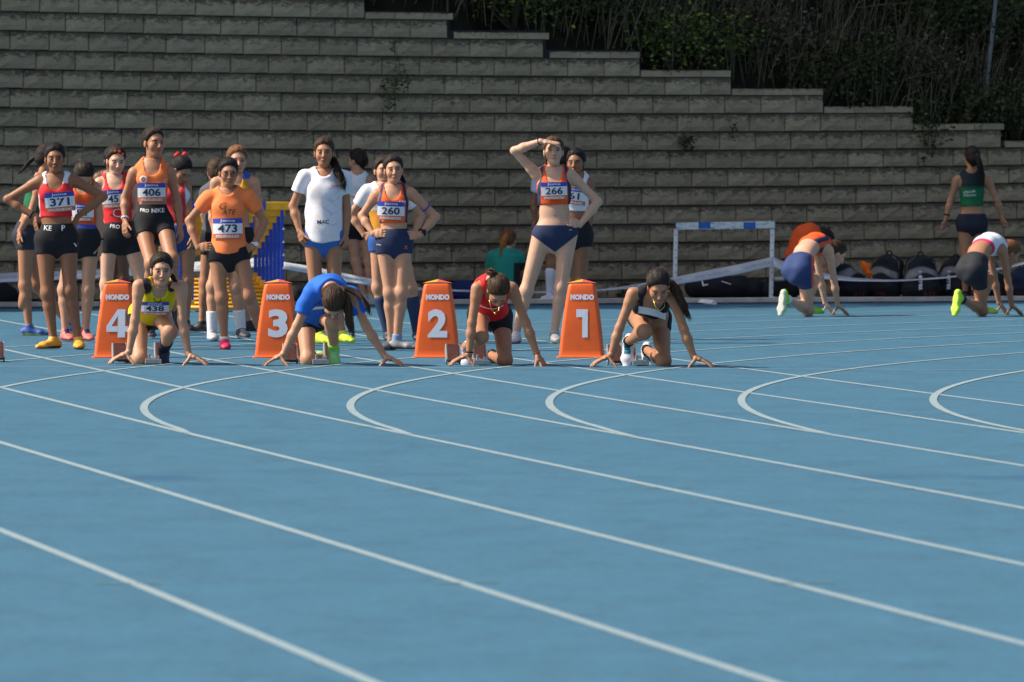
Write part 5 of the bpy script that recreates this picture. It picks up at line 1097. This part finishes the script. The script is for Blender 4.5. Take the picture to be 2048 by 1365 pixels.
def backpack(label, px, Y, txt=True, turn=0, sc=1.0, cols=pack_cols, lean=0.0):
    P = [Cap((-.10 * sc, 0, .05), (.10 * sc, 0, .05), .085, .085, .03), Cap((-.10 * sc, .0, .10), (-.075 * sc + lean, .02, .33 * sc), .10 * sc, .075 * sc, .05), Cap((.10 * sc, .0, .10), (.075 * sc + lean, .02, .33 * sc), .10 * sc, .075 * sc, .05), Cap((0, 0, .1), (lean, .02, .34 * sc), .11 * sc, .08 * sc, .06), Cap((-.09 * sc, -.07, .10), (.09 * sc, -.07, .10), .06, .06, .04), Cap((-.07 * sc, -.06, .2), (.07 * sc, -.06, .2), .055, .055, .05)]
    pr = [((('errea'), -.02, .16, .15, .038, 'ink_white'), dict(rot=-90, bold=.03)), (('*', -.02, .262, .04, .035, 'ink_white'), dict(bold=.05)), (('ATE', .07, .045, .13, .036, 'ink_dullred'), dict(bold=.03))] if txt else [(('ATE', .03, .045, .13, .036, 'ink_dullred'), dict(bold=.03))]
    r = bag('backpack', label, px, 600, Y, P, cols, parts=pr)
    r.rotation_euler[2] = math.radians(turn)
    for s_ in (-1, 1):
        mb = MB(); mb.tube([(s_ * .165 * sc, -.03, .03), (s_ * .17 * sc, -.03, .18), (s_ * .135 * sc + lean, -.04, .34 * sc), (s_ * .06 * sc + lean, -.03, .405 * sc)], .006, 6); mb.build('piping', plain('piping_grey', (.12, .115, .09), .7), r, True)
    mb = MB(); mb.tube([(-.03 + lean, .03, .41 * sc), (-.02 + lean, .03, .45 * sc), (.02 + lean, .03, .45 * sc), (.03 + lean, .03, .41 * sc)], .009, 6); mb.build('grab_handle', M['black'], r, True); return r
backpack('black backpack with grey top slumped beside the kneeling orange runner', 1703, 86.9, False, 24, .86, lean=-.10); backpack('black backpack with an orange garment on top', 1764, 87.1, False, -28, 1.06, lean=.07); backpack('upright black backpack with white vertical lettering and wavy grey panel', 1842, 87.0, True, 4, 1.04)
backpack('black backpack with white lettering, second from the wavy grey panel one', 1905, 87.15, True, -12, .98, lean=.03); backpack('black backpack behind the kneeling black shorts', 1982, 87.2, True, 15, .92, lean=-.05); backpack('dark navy backpack at the far end of the bag row', 2042, 87.2, False, -20, .74, lambda V: base(V, (.012, .022, .05)))
mb = MB(); r_ = np.random.default_rng(5)
c = at(1733, 546, 86.8); f = solid([Cap((-.045, 0, .10), (-.01, -.02, .06), .022, .035, .03), Cap((-.01, -.02, .06), (.02, -.035, .0), .034, .03, .03), Cap((.02, -.035, .0), (.045, -.03, -.05), .024, .012, .03), Cap((-.02, .03, .09), (.03, .03, .07), .02, .02, .03)], .006)
X, Y_, Z = f.grid(); f.v += (.006 * np.sin(X * 90 + Z * 60) * np.sin(Z * 80 - Y_ * 70)).astype(np.float32); o = link('garment', mesh('garment', *f.mesh(), True), plain('neon_orange_cloth', (.85, .16, .02), .8, .15, 30, .2, 0, .5), None, c.tolist()); tag(o, 'crumpled neon orange garment lying over the backpacks', 'garment')
P = [Cap((-.33, 0, .10), (.30, .0, .10), .095, .095, .05), Cap((-.2, .0, .12), (.15, 0, .13), .10, .10, .05), Cap((.30, 0, .08), (.40, .0, .07), .07, .06, .05)]
chev = np.array([(-.03, .02), (0, -.01), (.03, .02), (.03, .035), (0, .008), (-.03, .035)]); cf = [[0, 1, 4, 5], [1, 2, 3, 4]]
bag('duffel_bag', 'long black duffel bag with two white chevrons behind the worn hurdle', 1452, 600, 86.9, P, lambda V: base(V, DK), parts=[((None, -.26, .165, 0, 0, 'ink_white'), dict(outline=(chev * 1.2, cf), nm='emblem', rot=-35)), ((None, -.235, .135, 0, 0, 'ink_white'), dict(outline=(chev * 1.2, cf), nm='emblem', rot=-35)), (('-', .0, .16, .10, .008, 'ink_white'), dict(rot=-18))])
bag('sports_bag', 'black sports bag with white print under the right post of the worn hurdle', 1570, 600, 86.9, [Cap((-.16, 0, .08), (.14, 0, .08), .10, .09, .05), Cap((-.1, 0, .15), (.02, 0, .16), .07, .06, .05)], lambda V: blend(base(V, DK), soft(V[:, 2] - .185, .02) * soft(.05 - np.abs(V[:, 0] + .06), .02), (.45, .45, .5)))
bag('sports_bag', 'black bag on the ground at the left edge beside the green-topped girl', 2, 606, 84.0, [Cap((-.12, 0, .08), (.06, 0, .08), .12, .11, .05), Cap((-.12, 0, .16), (.0, 0, .15), .08, .08, .05)], lambda V: base(V, (.01, .011, .014)))
bag('sports_bag', 'navy blue bag on the kerb behind lane box 2', 930, 600, 85.9, [Cap((-.08, 0, .07), (.08, 0, .07), .10, .10, .05), Cap((-.04, 0, .13), (.04, 0, .13), .075, .07, .05)], lambda V: base(V, (.014, .024, .11)))
bag('sports_bag', 'small black bag on the ground behind lane box 3', 603, 602, 83.6, [Cap((-.05, 0, .05), (.07, 0, .05), .07, .07, .05), Cap((-.03, 0, .12), (.04, 0, .14), .06, .05, .05)], lambda V: base(V, (.011, .015, .02)))
bag('sports_bag', 'black cloth bag at the side of the seated teal T-shirt', 1046, 601, 85.4, [Cap((-.03, 0, .06), (.03, 0, .06), .07, .06, .04), Cap((0, 0, .12), (.01, 0, .2), .055, .04, .04)], lambda V: base(V, (.012, .014, .018)))

# ---------------------------------------------------------------- bank, shrubs and weeds above and on the wall
def leaf_material(name, lo, hi):
    m, t, p = nodes(name); oi = t.nodes.new('ShaderNodeAttribute'); oi.attribute_name = 'Col'
    t.links.new(oi.outputs['Color'], p.inputs['Base Color']); p.inputs['Roughness'].default_value = .6; p.inputs['Specular IOR Level'].default_value = .25
    return m
M['leaf'] = leaf_material('leaf', 0, 0); M['stem'] = attr_mat('dry_stem', .85, .15, .2, 20)
M['bank'] = plain('bank_earth', (.022, .019, .013), .95, .5, 3, .1, 0, .8)
def leaves(rg, centers, size, cols, up=.3):
    n = len(centers); d = rg.normal(0, 1, (n, 3)); d[:, 2] = np.abs(d[:, 2]) * up; d /= np.linalg.norm(d, axis=1)[:, None]; s = np.cross(d, rg.normal(0, 1, (n, 3))); s /= np.linalg.norm(s, axis=1)[:, None]
    L = size * rg.uniform(.6, 1.4, (n, 1)); W_ = L * .33; nn = np.cross(d, s) * L * .12
    V = np.stack([centers, centers + d * L * .5 + s * W_ + nn, centers + d * L, centers + d * L * .5 - s * W_ + nn], 1).reshape(-1, 3)
    i = np.arange(n) * 4; Fc = np.stack([i, i + 1, i + 2, i + 3], 1); c = np.array(cols)[rg.integers(0, len(cols), n)] * rg.uniform(.6, 1.3, (n, 1)); return V, Fc, np.repeat(c, 4, 0)
GREENS = [(.040, .062, .018), (.055, .08, .022), (.032, .05, .022), (.075, .08, .025)]
LIGHTG = [(.13, .20, .03), (.20, .24, .03), (.10, .16, .03)]; DRY = [(.09, .07, .04), (.12, .10, .06), (.07, .055, .035)]
# bank: earth that climbs behind the wall
S_ = np.linspace(-40, 70, 221); T_ = np.linspace(0, 1, 14); V = []
def step_z(s):
    z = .0
    for n in range(17, 1, -1):
        e = s_of(ENDS[n]) if n in ENDS else s_of(735 - 181 * (n - 15))
        if s < e: return Z0 + (n + 1) * CH
    return .4
def bank_z(s, d): top = 3.55 - .197 * max(0, s - 3.2) / .98 if s > 3.2 else 3.55 + .197 * (3.2 - s) / .98; return max(top - .28, .35) + d * 1.35 + .25 * math.sin(s * 1.3 + d) * min(1, d)
for t_ in T_:
    d = t_ * 9.0
    for s in S_: V.append(W0 + WD * s - WN * (.32 + d) + np.array([0, 0, bank_z(s, d) - (.15 if d == 0 else 0)]))
m_ = len(S_); Fc = [(j * m_ + i, j * m_ + i + 1, (j + 1) * m_ + i + 1, (j + 1) * m_ + i) for j in range(len(T_) - 1) for i in range(m_ - 1)]
tag(link('bank', mesh('bank', V, Fc, True), M['bank']), kind='structure')
def on_bank(s, d): return W0 + WD * s - WN * (.32 + d) + np.array([0, 0, bank_z(s, d)])
def shrub(label, s, d, rx, rz_, n, cols, seed, size=.075, name='shrub', group='shrubs on the bank above the wall', trunk_r=.03):
    rg = np.random.default_rng(seed); b = on_bank(s, d); root = empty(name, b.tolist()); tag(root, label, 'shrub' if name == 'shrub' else 'tree', group)
    mb = MB(); K = 7; tips = []
    for i in range(K):
        a = rg.uniform(0, 6.28); q = np.array([math.cos(a), math.sin(a), 0]) * rx * rg.uniform(.3, .9); tip = q + [0, 0, rz_ * rg.uniform(.9, 1.7)]; mid = q * .35 + [0, 0, tip[2] * .45] + rg.normal(0, .05, 3)
        mb.tube([(0, 0, -.1), mid, tip], [trunk_r, trunk_r * .6, trunk_r * .2], 5); tips.append(tip)
    mb.build('stem', plain('bark_' + str(seed), (.05, .038, .026), .9), root)
    cc = np.concatenate([rg.normal(0, 1, (n // 14, 3)) * [rx * .5, rx * .42, rz_ * .42] + [0, 0, rz_]]); cc = cc[cc[:, 2] > -.15]
    P = cc[rg.integers(0, len(cc), n)] + rg.normal(0, .11 * max(1, rx), (n, 3)); V, Fc, c = leaves(rg, P, size, cols); link('crown', mesh('crown', V, Fc, False, c), M['leaf'], root)
rg = np.random.default_rng(21); kinds = [('dark leafy shrub', GREENS), ('olive green shrub', [(.05, .06, .02), (.07, .075, .025)]), ('brown dry shrub', DRY), ('bright green bramble', GREENS + LIGHTG[:2])]
spots = []
for i, s in enumerate(np.arange(4.2, 14.6, .62)): spots.append((s, .10 + .12 * (i % 3), .42 + .1 * (i % 2), .26, [0, 2, 0, 3, 0, 1, 3, 3, 2, 1, 0, 2, 0, 0, 0, 0, 0][i % 17], 1500))
for i, s in enumerate(np.arange(3.9, 15, .95)): spots.append((s, .85 + .2 * (i % 2), .62, .42, [1, 0, 3, 2, 3, 0, 2, 0, 0, 0, 0, 0][i % 12], 2300))
for i, s in enumerate(np.arange(3.4, 15.5, 1.35)): spots.append((s, 1.8, .9, .7, [0, 0, 1, 0, 2, 0, 0, 0, 0][i % 9], 2600))
ordn = ['first', 'second', 'third', 'fourth', 'fifth', 'sixth', 'seventh', 'eighth', 'ninth', 'tenth', 'eleventh', 'twelfth', 'thirteenth', 'fourteenth', 'fifteenth', 'sixteenth', 'seventeenth', 'eighteenth']
cnt = {}
for i, (s, d, rx, rz_, kd, n) in enumerate(spots):
    nm, cl = kinds[kd]; row = 'along the coping' if d < .6 else ('on the lower bank' if d < 1.5 else 'high on the bank'); cnt[row] = cnt.get(row, 0) + 1
    shrub('%s %s, %s one counted down the wall steps' % (nm, row, ordn[cnt[row] - 1]), s, d, rx, rz_, n, cl, 300 + i, .048 if d < .6 else .06)
# added trees, out of view higher up, placed to keep the bank in shade
for i, (s, d) in enumerate([(-6, 3.0), (-3, 3.4), (0, 3.2), (2.6, 3.2), (5, 3.6), (7.6, 3.4), (10.2, 3.4), (13, 3.4), (16, 3.2)]):
    shrub('unseen evergreen tree added above the bank to shade it, %s counted down the wall steps' % ordn[i], s, d, 1.7, 2.2, 5200, GREENS, 500 + i, .16, 'added_shade_tree', 'added shade trees high on the bank', .12)
# dry stems: nobody could count them
V, Fc, C_ = [], [], []; mb = MB(); ncol = []
for i in range(2200):
    s = rg.uniform(3.6, 14); d = rg.uniform(.02, 1.6); b = on_bank(s, d) + [0, 0, -.05]; L = rg.uniform(.3, 1.1); a = rg.normal(0, .35, 2); dr = WD * a[0] + WN * (.25 + abs(a[1]) * .4); k0 = len(mb.v)
    mb.tube([b, b + dr * L * .35 + [0, 0, L * .55], b + dr * L * (.8 + .3 * rg.uniform()) + [0, 0, L * rg.uniform(.6, 1.0)]], [.004, .0035, .0015], 3, False); ncol += [np.array(DRY[rg.integers(3)]) * rg.uniform(.8, 2.6)] * (len(mb.v) - k0)
o = link('dry_grass', mesh('dry_grass', mb.v, mb.f, False, np.array(ncol)), M['stem']); tag(o, 'tangle of dry grass stems hanging over the stepped wall', 'grass', kind='stuff')
# small plants rooted in the wall joints
def wall_pt(px, py, off=.03): s = s_of(px); P = W0 + WD * s + WN * off; return at(px, py, P[1])
def weed(label, pts, n, size, cols, seed, spread=.05, name='wall_plant'):
    rg = np.random.default_rng(seed); P = np.array([wall_pt(*q) for q in pts]); o0 = P[0].copy(); root = empty(name, o0.tolist()); tag(root, label, 'plant', 'weeds growing from the wall')
    mb = MB(); mb.tube([q - o0 for q in P], .004, 5, False); mb.build('stem', plain('weed_stem', (.05, .055, .025), .8), root)
    t = rg.uniform(0, 1, n); u_ = np.linspace(0, 1, len(P)); c = np.stack([np.interp(t, u_, P[:, i]) for i in range(3)], 1) - o0 + rg.normal(0, 1, (n, 3)) * [spread, spread * .5, spread] + WN * .02
    V, Fc, cc = leaves(rg, c, size, cols); link('foliage', mesh('foliage', V, Fc, False, cc), M['leaf'], root)
weed('trailing vine with purple specks hanging down the upper left of the wall', [(785, 85), (800, 130), (792, 175), (778, 205), (772, 232)], 90, .035, GREENS, 61, .045); weed('leafy tuft hanging beside the trailing vine on the wall', [(800, 145), (806, 170), (770, 165), (766, 195)], 70, .04, GREENS, 62, .04)
weed('small feathery tuft of weed in a wall joint right of bib 266', [(1372, 300), (1374, 285), (1362, 278)], 60, .05, GREENS, 63, .035); weed('two small leaf rosettes in a wall joint under the lower steps', [(1463, 255), (1466, 262), (1466, 278)], 40, .035, GREENS, 64, .025)
weed('dark creeper hanging from the coping down the right part of the wall', [(1850, 200), (1856, 235), (1858, 265), (1855, 310)], 240, .05, GREENS, 65, .085); weed('low weed at the foot of the wall right of lane box 1', [(1240, 598), (1242, 588), (1246, 580)], 50, .05, GREENS, 66, .05)
# leaning steel fence post
b = wall_pt(1953, 246, -.5); e = wall_pt(1998, -60, -.5); root = empty('fence_post', b.tolist()); tag(root, 'thin pale leaning metal fence post above the wall at the right', 'post')
mb = MB(); mb.tube([b - b - [0, 0, .6], e - b], .022, 10); mb.build('pole', plain('galvanised', (.13, .14, .15), .5, .1, 20, .5, .3), root, True); mb = MB(); mb.tube([(e - b) * .97, (e - b) * 1.0], .028, 10); mb.build('cap', M['black'], root)
